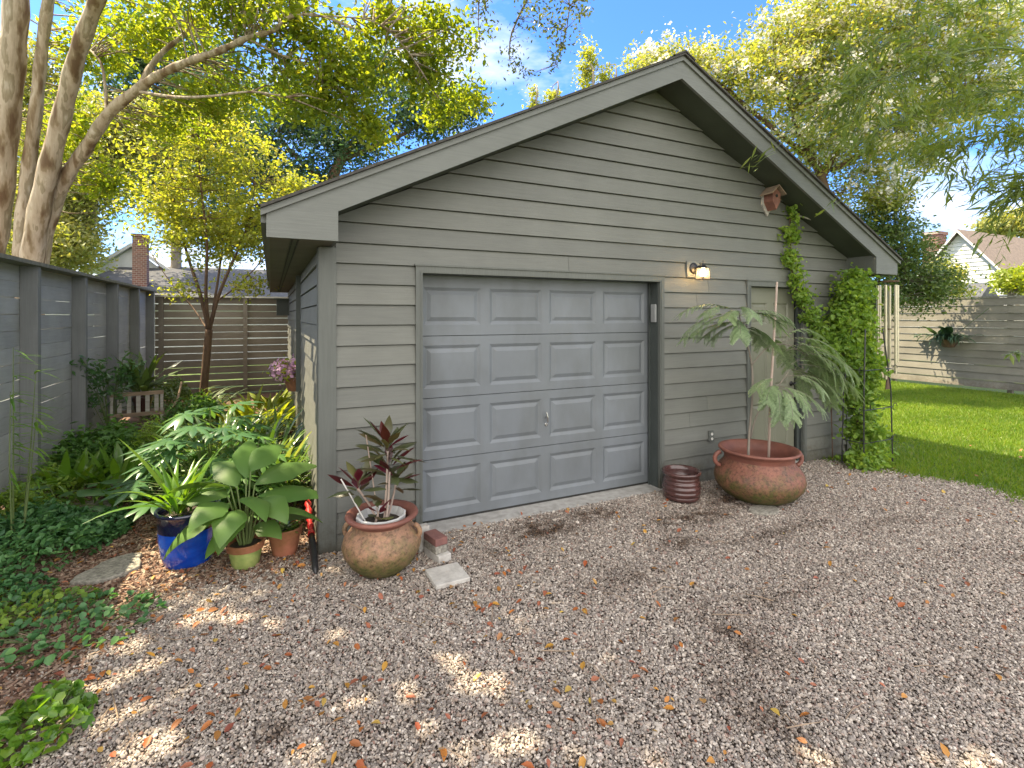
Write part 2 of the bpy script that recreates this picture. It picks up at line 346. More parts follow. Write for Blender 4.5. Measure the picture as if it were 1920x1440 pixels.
M['stem_green'] = simple('green_stem', (0.12, 0.17, 0.05), None, 6, 0.6, bstr=0)
M['cane'] = simple('pale_cane', (0.45, 0.36, 0.30), (0.32, 0.24, 0.2), 8, 0.7, stretch=(1, 1, 0.5))
# peeling crape myrtle bark
m, t, b, o = newmat('peeling_bark')
c = ramp(t, noise(t, 3.6, 4, (2.2, 2.2, 0.5), rough=0.5), [(0.34, (0.14, 0.085, 0.045)), (0.42, (0.24, 0.18, 0.11)), (0.46, (0.36, 0.29, 0.215)), (0.55, (0.44, 0.37, 0.29)), (0.585, (0.26, 0.21, 0.14)), (0.66, (0.33, 0.28, 0.20)), (0.70, (0.47, 0.41, 0.34))])
c = mulcol(t, c, ramp(t, noise(t, 11, 6, (1, 1, 0.15), rough=0.7), [(0.35, (0.72, 0.70, 0.66)), (0.6, (1, 1, 1))]))
t.links.new(c, b.inputs['Base Color']); b.inputs['Roughness'].default_value = 0.8; bump(t, b, noise(t, 4, 4, (1.6, 1.6, 0.4)), 0.5, 0.03); M['peel'] = m

M['lf_myrtle'] = leafmat('bright_myrtle_leaf', [(0.153, 0.225, 0.027), (0.225, 0.279, 0.0315), (0.117, 0.189, 0.036), (0.27, 0.279, 0.045)], 0.60)
M['lf_oak'] = leafmat('dusky_oak_leaf', [(0.075, 0.1125, 0.042), (0.105, 0.1425, 0.06), (0.135, 0.15, 0.045)], 0.35)
M['lf_young'] = leafmat('yellow_green_leaf', [(0.23, 0.28, 0.06), (0.3, 0.33, 0.07), (0.19, 0.25, 0.06), (0.34, 0.32, 0.1)], 0.5)
M['lf_pale'] = leafmat('pale_olive_leaf', [(0.19, 0.23, 0.08), (0.28, 0.28, 0.12), (0.15, 0.2, 0.07)], 0.4)
M['lf_dark'] = leafmat('blue_green_leaf', [(0.045, 0.09, 0.057), (0.0675, 0.1275, 0.0825), (0.0375, 0.075, 0.045), (0.105, 0.15, 0.075)], 0.28, tcol=(1.3, 1.5, 0.7))
M['lf_right'] = leafmat('blossom_tree_leaf', [(0.204, 0.264, 0.072), (0.3, 0.324, 0.096), (0.144, 0.204, 0.06), (0.384, 0.336, 0.12)], 0.42)
M['lf_bush'] = leafmat('evergreen_leaf', [(0.056, 0.104, 0.0352), (0.088, 0.144, 0.048), (0.128, 0.176, 0.056)], 0.3)
M['lf_bamboo'] = leafmat('bamboo_leaf', [(0.1275, 0.195, 0.0525), (0.18, 0.225, 0.06), (0.09, 0.15, 0.06)], 0.4)
M['lf_vine'] = leafmat('vine_leaf', [(0.1633, 0.2821, 0.0521), (0.2523, 0.3859, 0.0668), (0.1187, 0.2227, 0.0446), (0.3266, 0.4304, 0.0891)], 0.4)
M['lf_lime'] = leafmat('lime_leaf', [(0.20, 0.27, 0.03), (0.26, 0.30, 0.04), (0.15, 0.22, 0.03)], 0.45)
M['lf_bed'] = leafmat('bed_leaf', [(0.0675, 0.165, 0.0375), (0.105, 0.225, 0.0525), (0.0525, 0.1275, 0.0375)], 0.3)
M['lf_jasmine'] = leafmat('ground_cover_leaf', [(0.0568, 0.162, 0.0568), (0.0972, 0.2268, 0.081), (0.0486, 0.1296, 0.0568), (0.1458, 0.2916, 0.0972)], 0.25, tcol=(1.3, 1.6, 0.6))
M['lf_palmate'] = leafmat('palmate_leaf', [(0.0675, 0.162, 0.0675), (0.0945, 0.2025, 0.081), (0.054, 0.135, 0.0607)], 0.3, rough=0.3, spec=0.6)
M['lf_ginger'] = leafmat('ginger_leaf', [(0.08, 0.17, 0.04), (0.11, 0.21, 0.05), (0.07, 0.14, 0.035)], 0.35, rough=0.45, spec=0.4)
M['lf_strap'] = leafmat('strap_leaf', [(0.075, 0.1875, 0.025), (0.125, 0.25, 0.0312), (0.175, 0.2875, 0.0375)], 0.4, rough=0.3, spec=0.6)
M['lf_glossy'] = leafmat('glossy_narrow_leaf', [(0.078, 0.156, 0.039), (0.13, 0.221, 0.052), (0.052, 0.117, 0.0325), (0.26, 0.312, 0.13)], 0.3, rough=0.25, spec=0.8)
M['lf_mimosa'] = leafmat('feathery_leaf', [(0.24, 0.33, 0.18), (0.315, 0.405, 0.24), (0.195, 0.27, 0.15)], 0.3, tcol=(1.3, 1.4, 0.8))
M['lf_ti_red'] = leafmat('burgundy_leaf', [(0.10, 0.012, 0.022), (0.05, 0.012, 0.012), (0.16, 0.015, 0.045), (0.07, 0.025, 0.015)], 0.3, rough=0.3, tcol=(2.2, 0.8, 0.7), spec=0.6)
M['lf_ti_green'] = leafmat('bronze_green_leaf', [(0.055, 0.065, 0.025), (0.10, 0.13, 0.06), (0.08, 0.05, 0.025), (0.16, 0.18, 0.07)], 0.3, rough=0.3, tcol=(1.5, 1.2, 0.6), spec=0.6)
M['petal_white'] = leafmat('white_petal', [(0.72, 0.70, 0.66), (0.8, 0.78, 0.74)], 0.3, tcol=(1, 1, 0.95))
M['petal_pink'] = leafmat('lilac_petal', [(0.65, 0.375, 0.65), (0.775, 0.525, 0.725), (0.525, 0.275, 0.5625)], 0.3, tcol=(1, 0.9, 1))
M['dead_leaf'] = leafmat('fallen_leaf', [(0.42, 0.16, 0.04), (0.30, 0.075, 0.03), (0.50, 0.27, 0.05), (0.22, 0.06, 0.04), (0.36, 0.14, 0.08), (0.5, 0.36, 0.08)], 0.15, tcol=(1, 1, 1))

# ------------------------------------------------------------------ ground
m, t, b, o = newmat('gravel_bed')
vor = N(t, 'ShaderNodeTexVoronoi'); vor.inputs['Scale'].default_value = 62; tcn = N(t, 'ShaderNodeTexCoord'); t.links.new(tcn.outputs['Object'], vor.inputs['Vector'])
sepc = N(t, 'ShaderNodeSeparateColor'); t.links.new(vor.outputs['Color'], sepc.inputs[0])
c = ramp(t, sepc.outputs[0], [(0.0, (0.07, 0.055, 0.045)), (0.4, (0.13, 0.105, 0.085)), (0.75, (0.20, 0.165, 0.135)), (1, (0.12, 0.075, 0.055))])
c = mulcol(t, c, ramp(t, vor.outputs['Distance'], [(0.2, (1, 1, 1)), (0.8, (0.25, 0.22, 0.2))]))
t.links.new(c, b.inputs['Base Color']); b.inputs['Roughness'].default_value = 0.9
inv = N(t, 'ShaderNodeMath', operation='SUBTRACT'); inv.inputs[0].default_value = 1; t.links.new(vor.outputs['Distance'], inv.inputs[1]); bump(t, b, inv.outputs[0], 1.0, 0.012)
M['gravel'] = m
m, t, b, o = newmat('pebble_stone')
oi = N(t, 'ShaderNodeObjectInfo')
c = ramp(t, oi.outputs['Random'], [(0, (0.11, 0.09, 0.08)), (0.2, (0.33, 0.292, 0.252)), (0.4, (0.19, 0.160, 0.142)), (0.55, (0.45, 0.40, 0.345)), (0.7, (0.26, 0.20, 0.158)), (0.85, (0.60, 0.545, 0.475)), (1, (0.19, 0.10, 0.075))])
at_ = N(t, 'ShaderNodeAttribute'); at_.attribute_type = 'INSTANCER'; at_.attribute_name = 'soil'
c = mulcol(t, c, ramp(t, at_.outputs['Fac'], [(0, (1, 1, 1)), (0.9, (0.22, 0.15, 0.10))]))
t.links.new(c, b.inputs['Base Color']); b.inputs['Roughness'].default_value = 0.75
M['pebble'] = m
m, t, b, o = newmat('mulch_bed')
c = ramp(t, noise(t, 45, 6), [(0.3, (0.045, 0.025, 0.016)), (0.5, (0.12, 0.062, 0.036)), (0.7, (0.22, 0.13, 0.085))])
t.links.new(c, b.inputs['Base Color']); b.inputs['Roughness'].default_value = 0.95; bump(t, b, noise(t, 60, 5), 0.9, 0.015); M['mulch'] = m
m, t, b, o = newmat('mulch_chip')
oi = N(t, 'ShaderNodeObjectInfo')
c = ramp(t, oi.outputs['Random'], [(0, (0.06, 0.035, 0.022)), (0.35, (0.13, 0.07, 0.045)), (0.6, (0.22, 0.14, 0.10)), (0.8, (0.34, 0.26, 0.19)), (1, (0.20, 0.085, 0.05))])
t.links.new(c, b.inputs['Base Color']); b.inputs['Roughness'].default_value = 0.9; M['chip'] = m
m, t, b, o = newmat('lawn_soil')
c = ramp(t, noise(t, 1.3, 6), [(0.35, (0.055, 0.095, 0.018)), (0.6, (0.085, 0.14, 0.022)), (0.75, (0.12, 0.13, 0.05))])
c = mulcol(t, c, ramp(t, noise(t, 60, 4), [(0.3, (0.6, 0.6, 0.6)), (0.7, (1.2, 1.2, 1.2))]))
t.links.new(c, b.inputs['Base Color']); b.inputs['Roughness'].default_value = 0.95; bump(t, b, noise(t, 70, 4), 0.8, 0.02); M['lawn'] = m
M['blade'] = leafmat('grass_blade', [(0.083, 0.1595, 0.0153), (0.1276, 0.2169, 0.023), (0.1659, 0.2424, 0.0255), (0.2042, 0.2297, 0.051)], 0.4, tcol=(1.6, 1.7, 0.4))

g = MB(); g.add([(-160, -160, -0.03), (200, -160, -0.03), (200, 240, -0.03), (-160, 240, -0.03)], [(0, 1, 2, 3)])
tag(g.build('ground', M['lawn']), kind='structure')

EDGE = [(6.05, 0.4), (5.98, 0.0), (6.28, -0.45), (6.30, -0.9), (6.50, -1.2), (6.58, -1.55), (6.30, -1.95), (6.2, -2.6), (6.5, -4), (6.6, -9)]
BED = [(-0.02, 0.25), (-0.12, -0.08), (-0.35, -0.22), (-0.75, -0.13), (-1.05, -0.20), (-1.2, -0.6), (-1.33, -1.1), (-1.5, -1.9), (-1.7, -3.0), (-1.8, -9)]
gp = [(6.05, 0.6)] + EDGE + [(-1.8, -9)] + BED[::-1][1:] + [(-0.02, 0.6)]
g = MB(); g.add([(x, y, 0.0) for x, y in gp], [tuple(range(len(gp)))]); o = g.build('gravel_drive', M['gravel']); tag(o, kind='structure')
lp = [(6.05, 9.3), (6.05, 0.6)] + EDGE + [(40, -9), (40, 9.3)]
g = MB(); g.add([(x, y, -0.004) for x, y in lp], [tuple(range(len(lp)))]); o = g.build('lawn', M['lawn']); tag(o, kind='structure')
bp_ = [(-0.02, 9.3)] + BED + [(-6, -9), (-6, 9.3)]
g = MB(); g.add([(x, y, 0.004) for x, y in bp_], [tuple(range(len(bp_)))]); o = g.build('garden_bed_soil', M['mulch']); tag(o, kind='structure')

def inpoly(x, y, poly):
    r = np.zeros(len(x), bool); n = len(poly); j = n - 1
    for i in range(n):
        xi, yi = poly[i]; xj, yj = poly[j]
        cnd = ((yi > y) != (yj > y)) & (x < (xj - xi) * (y - yi) / ((yj - yi) + 1e-12) + xi)
        r ^= cnd; j = i
    return r
def visible(x, y, z=0.0, mar=60):
    dx = x - CAM[0]; dy = y - CAM[1]; fx = dx * _c - dy * _s; dz = dx * _s + dy * _c
    return (dz > 1.2) & (np.abs(fx / np.maximum(dz, .1) * FPX) < 960 + mar + 150 / np.maximum(dz, .1)), dz
def scatter_points(n, x0, x1, y0, y1, poly, jit=0.08):
    x = rng.uniform(x0, x1, n); y = rng.uniform(y0, y1, n)
    v, d = visible(x, y, mar=260); keep = inpoly(x + rng.normal(0, jit, n), y + rng.normal(0, jit, n), poly) & v & (d > 1.6)
    return x[keep], y[keep], d[keep]

def gn_scatter(name, pts, scl, rot, mat, kind='sphere', extra=None):
    """one 'stuff' object: a small stone or chip set down on every point"""
    me = bpy.data.meshes.new(name); me.vertices.add(len(pts)); me.vertices.foreach_set('co', pts.astype(np.float32).ravel())
    a = me.attributes.new('scl', 'FLOAT_VECTOR', 'POINT'); a.data.foreach_set('vector', scl.astype(np.float32).ravel())
    a = me.attributes.new('rt', 'FLOAT_VECTOR', 'POINT'); a.data.foreach_set('vector', rot.astype(np.float32).ravel())
    if extra is not None: a = me.attributes.new('soil', 'FLOAT', 'POINT'); a.data.foreach_set('value', extra.astype(np.float32))
    o = bpy.data.objects.new(name, me); COL.objects.link(o); me.materials.append(mat)
    ng = bpy.data.node_groups.new(name, 'GeometryNodeTree')
    ng.interface.new_socket('Geometry', in_out='INPUT', socket_type='NodeSocketGeometry'); ng.interface.new_socket('Geometry', in_out='OUTPUT', socket_type='NodeSocketGeometry')
    gi = ng.nodes.new('NodeGroupInput'); go = ng.nodes.new('NodeGroupOutput')
    m2p = ng.nodes.new('GeometryNodeMeshToPoints'); ip = ng.nodes.new('GeometryNodeInstanceOnPoints')
    if kind == 'sphere':
        pr = ng.nodes.new('GeometryNodeMeshIcoSphere'); pr.inputs['Radius'].default_value = 0.5; pr.inputs['Subdivisions'].default_value = 2
        nzn = ng.nodes.new('ShaderNodeTexNoise'); nzn.inputs['Scale'].default_value = 1.6
        sp = ng.nodes.new('GeometryNodeSetPosition'); vm = ng.nodes.new('ShaderNodeVectorMath'); vm.operation = 'SUBTRACT'; vm.inputs[1].default_value = (.5, .5, .5)
        vs = ng.nodes.new('ShaderNodeVectorMath'); vs.operation = 'SCALE'; vs.inputs['Scale'].default_value = 0.7
        ng.links.new(nzn.outputs['Color'], vm.inputs[0]); ng.links.new(vm.outputs[0], vs.inputs[0]); ng.links.new(vs.outputs[0], sp.inputs['Offset']); ng.links.new(pr.outputs['Mesh'], sp.inputs['Geometry'])
        src = sp.outputs['Geometry']
    else:
        pr = ng.nodes.new('GeometryNodeMeshCube'); src = pr.outputs['Mesh']
    sm = ng.nodes.new('GeometryNodeSetMaterial'); sm.inputs['Material'].default_value = mat; ng.links.new(src, sm.inputs['Geometry'])
    n1 = ng.nodes.new('GeometryNodeInputNamedAttribute'); n1.data_type = 'FLOAT_VECTOR'; n1.inputs['Name'].default_value = 'scl'
    n2 = ng.nodes.new('GeometryNodeInputNamedAttribute'); n2.data_type = 'FLOAT_VECTOR'; n2.inputs['Name'].default_value = 'rt'
    ng.links.new(gi.outputs[0], m2p.inputs['Mesh']); ng.links.new(m2p.outputs['Points'], ip.inputs['Points']); ng.links.new(sm.outputs['Geometry'], ip.inputs['Instance'])
    ng.links.new(n1.outputs['Attribute'], ip.inputs['Scale'])
    e2r = ng.nodes.new('FunctionNodeEulerToRotation'); ng.links.new(n2.outputs['Attribute'], e2r.inputs[0]); ng.links.new(e2r.outputs[0], ip.inputs['Rotation'])
    ng.links.new(ip.outputs['Instances'], go.inputs[0])
    md = o.modifiers.new('scatter', 'NODES'); md.node_group = ng
    return o

# pebbles: finer and denser close to the camera
xs, ys, ds = scatter_points(620000, -2.0, 6.9, -4.4, 0.45, gp)
keep = rng.random(len(xs)) < np.clip(1.2 - ds * 0.10, 0.35, 1); xs, ys, ds = xs[keep], ys[keep], ds[keep]
keep = ~((ys > -0.05) & (xs > -0.05) & (xs < 6.8)); xs, ys, ds = xs[keep], ys[keep], ds[keep]
def soil_patches(x, y):
    """damp soil showing through the stones where cars drip and turn"""
    v = np.zeros(len(x))
    for cx, cy, rx, ry, w in [(1.75, -0.40, .34, .20, 1), (2.35, -0.30, .3, .14, .8), (3.1, -0.75, .5, .16, .7), (2.7, -1.1, .28, .14, .6), (1.9, -1.35, .35, .12, .45), (3.6, -1.3, .7, .14, .5), (2.1, -2.1, .22, .3, .6), (2.6, -2.0, .5, .13, .5), (3.85, -0.55, .35, .25, .9), (4.6, -1.6, .5, .12, .4), (1.7, -2.6, .12, .3, .5), (-0.35, -1.75, .08, .07, .9), (1.2, -0.62, .2, .1, .5)]:
        d_ = ((x - cx) / rx) ** 2 + ((y - cy) / ry) ** 2; v = np.maximum(v, w * np.exp(-d_))
    lump = 0.5 + 0.5 * np.sin(x * 13 + 3 * np.sin(y * 9)) * np.sin(y * 17 + 2 * np.sin(x * 11))
    return np.clip(v * (0.25 + 1.0 * lump), 0, 1)
soil = soil_patches(xs, ys) + 0.12 * (np.sin(xs * 2.1 + 1) * np.sin(ys * 2.7 + xs)) ** 2
keep = rng.random(len(xs)) > soil * 0.45; xs, ys, ds, soil = xs[keep], ys[keep], ds[keep], soil[keep]
soil = np.clip(soil + rng.normal(0, 0.12, len(xs)), 0, 1)
bx2, by2, bd2 = scatter_points(60000, -2.4, 0.0, -3.4, 2.6, BED + [(-6, -9), (-6, 9.3), (-0.02, 9.3)]); kk_ = rng.random(len(bx2)) < np.clip(1.1 - 0.75 * np.abs(np.hypot(bx2 + 0.9, by2 + 0.4)), 0.12, 1)
xs = np.concatenate([xs, bx2[kk_]]); ys = np.concatenate([ys, by2[kk_]]); ds = np.concatenate([ds, bd2[kk_]]); soil = np.concatenate([soil, rng.uniform(0, 0.5, kk_.sum())])
n = len(xs); sz = rng.uniform(0.0075, 0.0155, n) * np.where(rng.random(n) < 0.035, rng.uniform(1.4, 2.1, n), 1) * np.clip(0.85 + ds * 0.07, 1, 1.5)
scl = np.stack([sz * rng.uniform(0.9, 1.5, n), sz * rng.uniform(0.7, 1.0, n), sz * rng.uniform(0.45, 0.8, n)], 1)
rot = np.stack([rng.normal(0, 0.45, n), rng.normal(0, 0.45, n), rng.uniform(0, 6.28, n)], 1)
pts = np.stack([xs, ys, 0.001 + rng.uniform(0, 0.013, n)], 1)
o = gn_scatter('gravel', pts, scl, rot, M['pebble'], extra=soil); tag(o, 'loose tan and grey pebbles covering the driveway in front of the garage', 'gravel', kind='stuff')
# mulch chips
xs, ys, ds = scatter_points(90000, -2.7, 0.1, -3.4, 5.0, bp_)
n = len(xs); L_ = rng.uniform(0.012, 0.045, n); scl = np.stack([L_, L_ * rng.uniform(0.2, 0.5, n), rng.uniform(0.003, 0.008, n)], 1)
rot = np.stack([rng.normal(0, 0.3, n), rng.normal(0, 0.3, n), rng.uniform(0, 6.28, n)], 1)
o = gn_scatter('mulch_chips', np.stack([xs, ys, 0.006 + rng.uniform(0, 0.012, n)], 1), scl, rot, M['chip'], 'cube'); tag(o, 'reddish brown bark chips and litter strewn over the planting bed', 'mulch', kind='stuff')
# grass
lawn_vis = [(6.05, 9.3), (6.05, 0.5)] + EDGE + [(15.5, -9), (15.5, 9.3)]
xs, ys, ds = scatter_points(420000, 5.9, 15.5, -3.2, 9.2, lawn_vis, jit=0.10)
thin = 0.5 + 0.5 * np.sin(xs * 1.3 + 2 * np.sin(ys * 0.9)) * np.sin(ys * 1.7 + np.sin(xs * 2.3)); near_ = np.exp(-((xs - 7.3) ** 2 / 0.5 + (ys + 0.1) ** 2 / 0.06))
keep = rng.random(len(xs)) > np.clip(0.35 * thin ** 3 + 0.75 * near_, 0, .9); xs, ys, ds = xs[keep], ys[keep], ds[keep]
keep = ~((xs < 6.75) & (ys > -0.02)); xs, ys, ds = xs[keep], ys[keep], ds[keep]
n = len(xs); h = rng.uniform(0.025, 0.06, n); a = rng.uniform(0, 6.28, n); w = rng.uniform(0.003, 0.007, n) * (0.6 + ds * 0.09)
base = np.stack([xs, ys, np.full(n, -0.004)], 1); sd = np.stack([np.cos(a), np.sin(a), np.zeros(n)], 1) * w[:, None]
tipv = base + np.stack([rng.normal(0, 0.018, n), rng.normal(0, 0.018, n), h], 1)
V = np.stack([base - sd, base + sd, tipv], 1).reshape(-1, 3); F = np.arange(n * 3).reshape(-1, 3)
o = np_mesh('grass', V, F, M['blade']); tag(o, 'short green lawn grass between the garage and the far fence', 'grass', kind='stuff')
# fallen leaves
def fallen(n, x0, x1, y0, y1, poly, zz=0.022, size=0.05):
    x, y, d = scatter_points(n, x0, x1, y0, y1, poly); k = len(x)
    return np.stack([x, y, zz + rng.uniform(0, 0.008, k)], 1)
pp = np.concatenate([fallen(480, -1.9, 6.4, -4.0, 0.2, gp), fallen(650, -1.9, 1.4, -3.4, 0.3, gp), fallen(1200, -2.7, 0.0, -3.0, 2.2, bp_, 0.018), fallen(160, 5.9, 15, -3, 6, lawn_vis, 0.03)])
pp = pp[~((pp[:, 1] > -0.03) & (pp[:, 0] > -0.02))]
V1, F1 = leaf_arrays(pp, 0.042, 0.52, 2.2, jit=0.5, fine=True)
o = np_mesh('fallen_leaves', V1, F1, M['dead_leaf']); tag(o, 'orange, red and yellow dead leaves scattered over the gravel and bed', 'fallen leaves', kind='stuff')
tw = MB()
for i in range(150):
    x = rng.uniform(-2.3, -0.9) if i < 110 else rng.uniform(-1, 3); y = rng.uniform(-2.6, 1.6) if i < 110 else rng.uniform(-3.0, -0.8); a = rng.uniform(0, 6.28); l = rng.uniform(0.06, 0.28)
    p0 = np.array([x, y, 0.022]); p1 = p0 + l * np.array([math.cos(a), math.sin(a), 0.02]); mid = (p0 + p1) / 2 + rng.normal(0, 0.012, 3) + np.array([0, 0, 0.012])
    tw.tube([p0, mid, p1], [0.0035, 0.003, 0.0015], 4)
tag(tw.build('fallen_twigs', M['wood_raw']), 'thin dry twigs lying across the bed edge and gravel', 'twigs', kind='stuff')

# ------------------------------------------------------------------ garage
G = thing('garage', 'grey-green clapboard garage with a gabled roof and a pale blue-grey panelled door', 'garage')
PITCH = 0.165; ZL = 2.283; WG = 6.72; XM = WG / 2; SL = 0.4945; OV = 0.383; EO = 0.388; BX = 0.08; ZE = 2.401
rb = lambda x: 2.617 + SL * (min(x, WG - x) - BX)      # underside line of the sloping rake
def lap(m, x0, x1, z0, z1, yb=-0.026, yt=-0.006, cut=None):
    """one clapboard from x0 to x1: bottom edge stands proud"""
    z1 -= 0.009
    m.add([(x0, yb, z0), (x1, yb, z0), (x1, yt, z1), (x0, yt, z1), (x0, 0.012, z0), (x1, 0.012, z0), (x1, 0.012, z1), (x0, 0.012, z1)],
          [(0, 1, 2, 3), (4, 5, 1, 0), (0, 3, 7, 4), (1, 5, 6, 2), (3, 2, 6, 7)])
sd_ = MB()
D0, D1, DT = 0.80, 3.39, 2.225        # garage door opening
T0, T1 = 0.742, 3.448                 # outer edges of its trim
Q0, Q1, QT = 4.775, 5.725, 2.215      # walk-through door opening
U0, U1 = 4.712, 5.79
courses = [(ZL - k * PITCH, ZL - (k - 1) * PITCH) for k in range(14, -14, -1)]
for z0, z1 in courses:
    z0 = max(z0, 0.0)
    if z1 <= 0: continue
    if z0 < ZL - 0.001:
        spans = [(0.105, T0), (T1, U0), (U1, WG - 0.105)]
        if z0 < 0.6 < z1 - 0.0 and False: pass
    else: spans = [(0.105 if z0 < 2.45 else 0.0, WG - (0.105 if z0 < 2.45 else 0.0))]
    for a, b_ in spans:
        if z0 > 2.44:
            # gable: ends cut to the roof slope
            xl0 = max(0.0, BX + (z0 - 2.617 - 0.02) / SL) if z0 > 2.45 else 0.0
            xl1 = max(0.0, BX + (z1 - 2.617 - 0.02) / SL)
            if xl0 >= XM: continue
            xl1 = min(xl1, XM - 0.001)
            yb, yt = -0.026, -0.006; z1 -= 0.009
            sd_.add([(xl0, yb, z0), (WG - xl0, yb, z0), (WG - xl1, yt, z1), (xl1, yt, z1), (xl0, 0.012, z0), (WG - xl0, 0.012, z0), (WG - xl1, 0.012, z1), (xl1, 0.012, z1)], [(0, 1, 2, 3), (4, 5, 1, 0), (3, 2, 6, 7)])
        else:
            x = a
            # occasional butt joint between boards
            cuts = [a] + ([rng.uniform(a + 0.35, b_ - 0.35)] if (b_ - a > 1.1 and rng.random() < 0.55) else []) + [b_]
            if b_ - a > 4: cuts = [a, rng.uniform(1.6, 2.4), rng.uniform(3.8, 5.2), b_]
            for ca, cb in zip(cuts[:-1], cuts[1:]): lap(sd_, ca + (0.0015 if ca > a else 0), cb - (0.0015 if cb < b_ else 0), z0, z1)
# wall core (front), with openings
sd_.box(0.016, D0, 0.013, 0.12, 0, 2.40); sd_.box(D1, Q0, 0.013, 0.12, 0, 2.40); sd_.box(Q1, WG - 0.016, 0.013, 0.12, 0, 2.40)
sd_.box(D0, D1, 0.013, 0.12, DT, 2.40); sd_.box(Q0, Q1, 0.013, 0.12, QT, 2.40)
sd_.prism([(0, 2.401), (WG, 2.401), (WG, 2.58), (XM, 4.27), (0, 2.58)], 'y', 0.013, 0.12)
sd_.build('front_wall', M['siding'], G)
# side walls
sw = MB()
DG = 8.47
for z0, z1 in courses:
    z0 = max(z0, 0.0)
    if z1 <= 0 or z0 > 2.38: continue
    z1 = min(z1, 2.42)
    for (xf, s_) in ((0.0, -1), (WG, 1)):
        xb = xf + s_ * 0.024; xt = xf + s_ * 0.006; z1 -= 0.008
        xi = xf - s_ * 0.012; q = [(xb, 0.095, z0), (xb, DG, z0), (xt, DG, z1), (xt, 0.095, z1), (xi, 0.095, z0), (xi, DG, z0), (xi, DG, z1), (xi, 0.095, z1)]
        fs = [(0, 3, 2, 1), (4, 0, 1, 5), (3, 7, 6, 2)] if s_ < 0 else [(0, 1, 2, 3), (4, 5, 1, 0), (3, 2, 6, 7)]
        sw.add(q, fs)
sw.box(0.0145, 0.12, 0.121, DG, 0, 2.45); sw.box(WG - 0.12, WG - 0.001, 0.121, DG, 0, 2.45); sw.box(0.12, WG - 0.12, DG - 0.12, DG, 0, 2.45)
sw.prism([(0.001, 2.451), (WG - 0.001, 2.451), (WG - 0.001, 2.58), (XM, 4.27), (0.001, 2.58)], 'y', DG - 0.12, DG)
sw.build('side_wall', M['siding_side'], G)
for xa, xb, xs_ in ((-0.026, 0.105, -1), (WG - 0.105, WG + 0.026, 1)):
    c_ = MB(); c_.box(xa, xb, -0.034, 0.012, 0.0, 2.398)
    if xs_ < 0: c_.box(-0.030, 0.010, 0.0125, 0.095, 0.0, 2.398)
    else: c_.box(WG - 0.01, WG + 0.030, 0.0125, 0.095, 0.0, 2.398)
    c_.build('corner_board', M['trim'], G)
# roof
rf = MB()
zt = lambda x: 4.468 - SL * abs(x - XM)
XE = EO + 0.035
Y0r, Y1r = -OV - 0.035, DG + 0.38
for s_ in (-1, 1):
    xe = XM + s_ * (XM + XE)
    pts_ = [(xe, zt(xe) - 0.012), (XM, 4.468 - 0.012 + 0.0), (XM, 4.468 + 0.010), (xe, zt(xe) + 0.010)]
    if s_ > 0: pts_ = pts_[::-1]
    rf.prism([(p[0], p[1] + 0.004) for p in pts_], 'y', Y0r - 0.012, Y1r)
rf.add([(XM - 0.14, Y0r - 0.02, 4.468 - 0.14 * SL + 0.030), (XM, Y0r - 0.02, 4.468 + 0.032), (XM + 0.14, Y0r - 0.02, 4.468 - 0.14 * SL + 0.030),
        (XM - 0.14, Y1r, 4.468 - 0.14 * SL + 0.030), (XM, Y1r, 4.468 + 0.032), (XM + 0.14, Y1r, 4.468 - 0.14 * SL + 0.030),
        (XM - 0.14, Y0r - 0.02, 4.468 - 0.14 * SL + 0.014), (XM, Y0r - 0.02, 4.468 + 0.016), (XM + 0.14, Y0r - 0.02, 4.468 - 0.14 * SL + 0.014)],
       [(0, 1, 4, 3), (1, 2, 5, 4), (0, 6, 7, 1), (1, 7, 8, 2)])
rf.build('roof', M['shingle'], G)
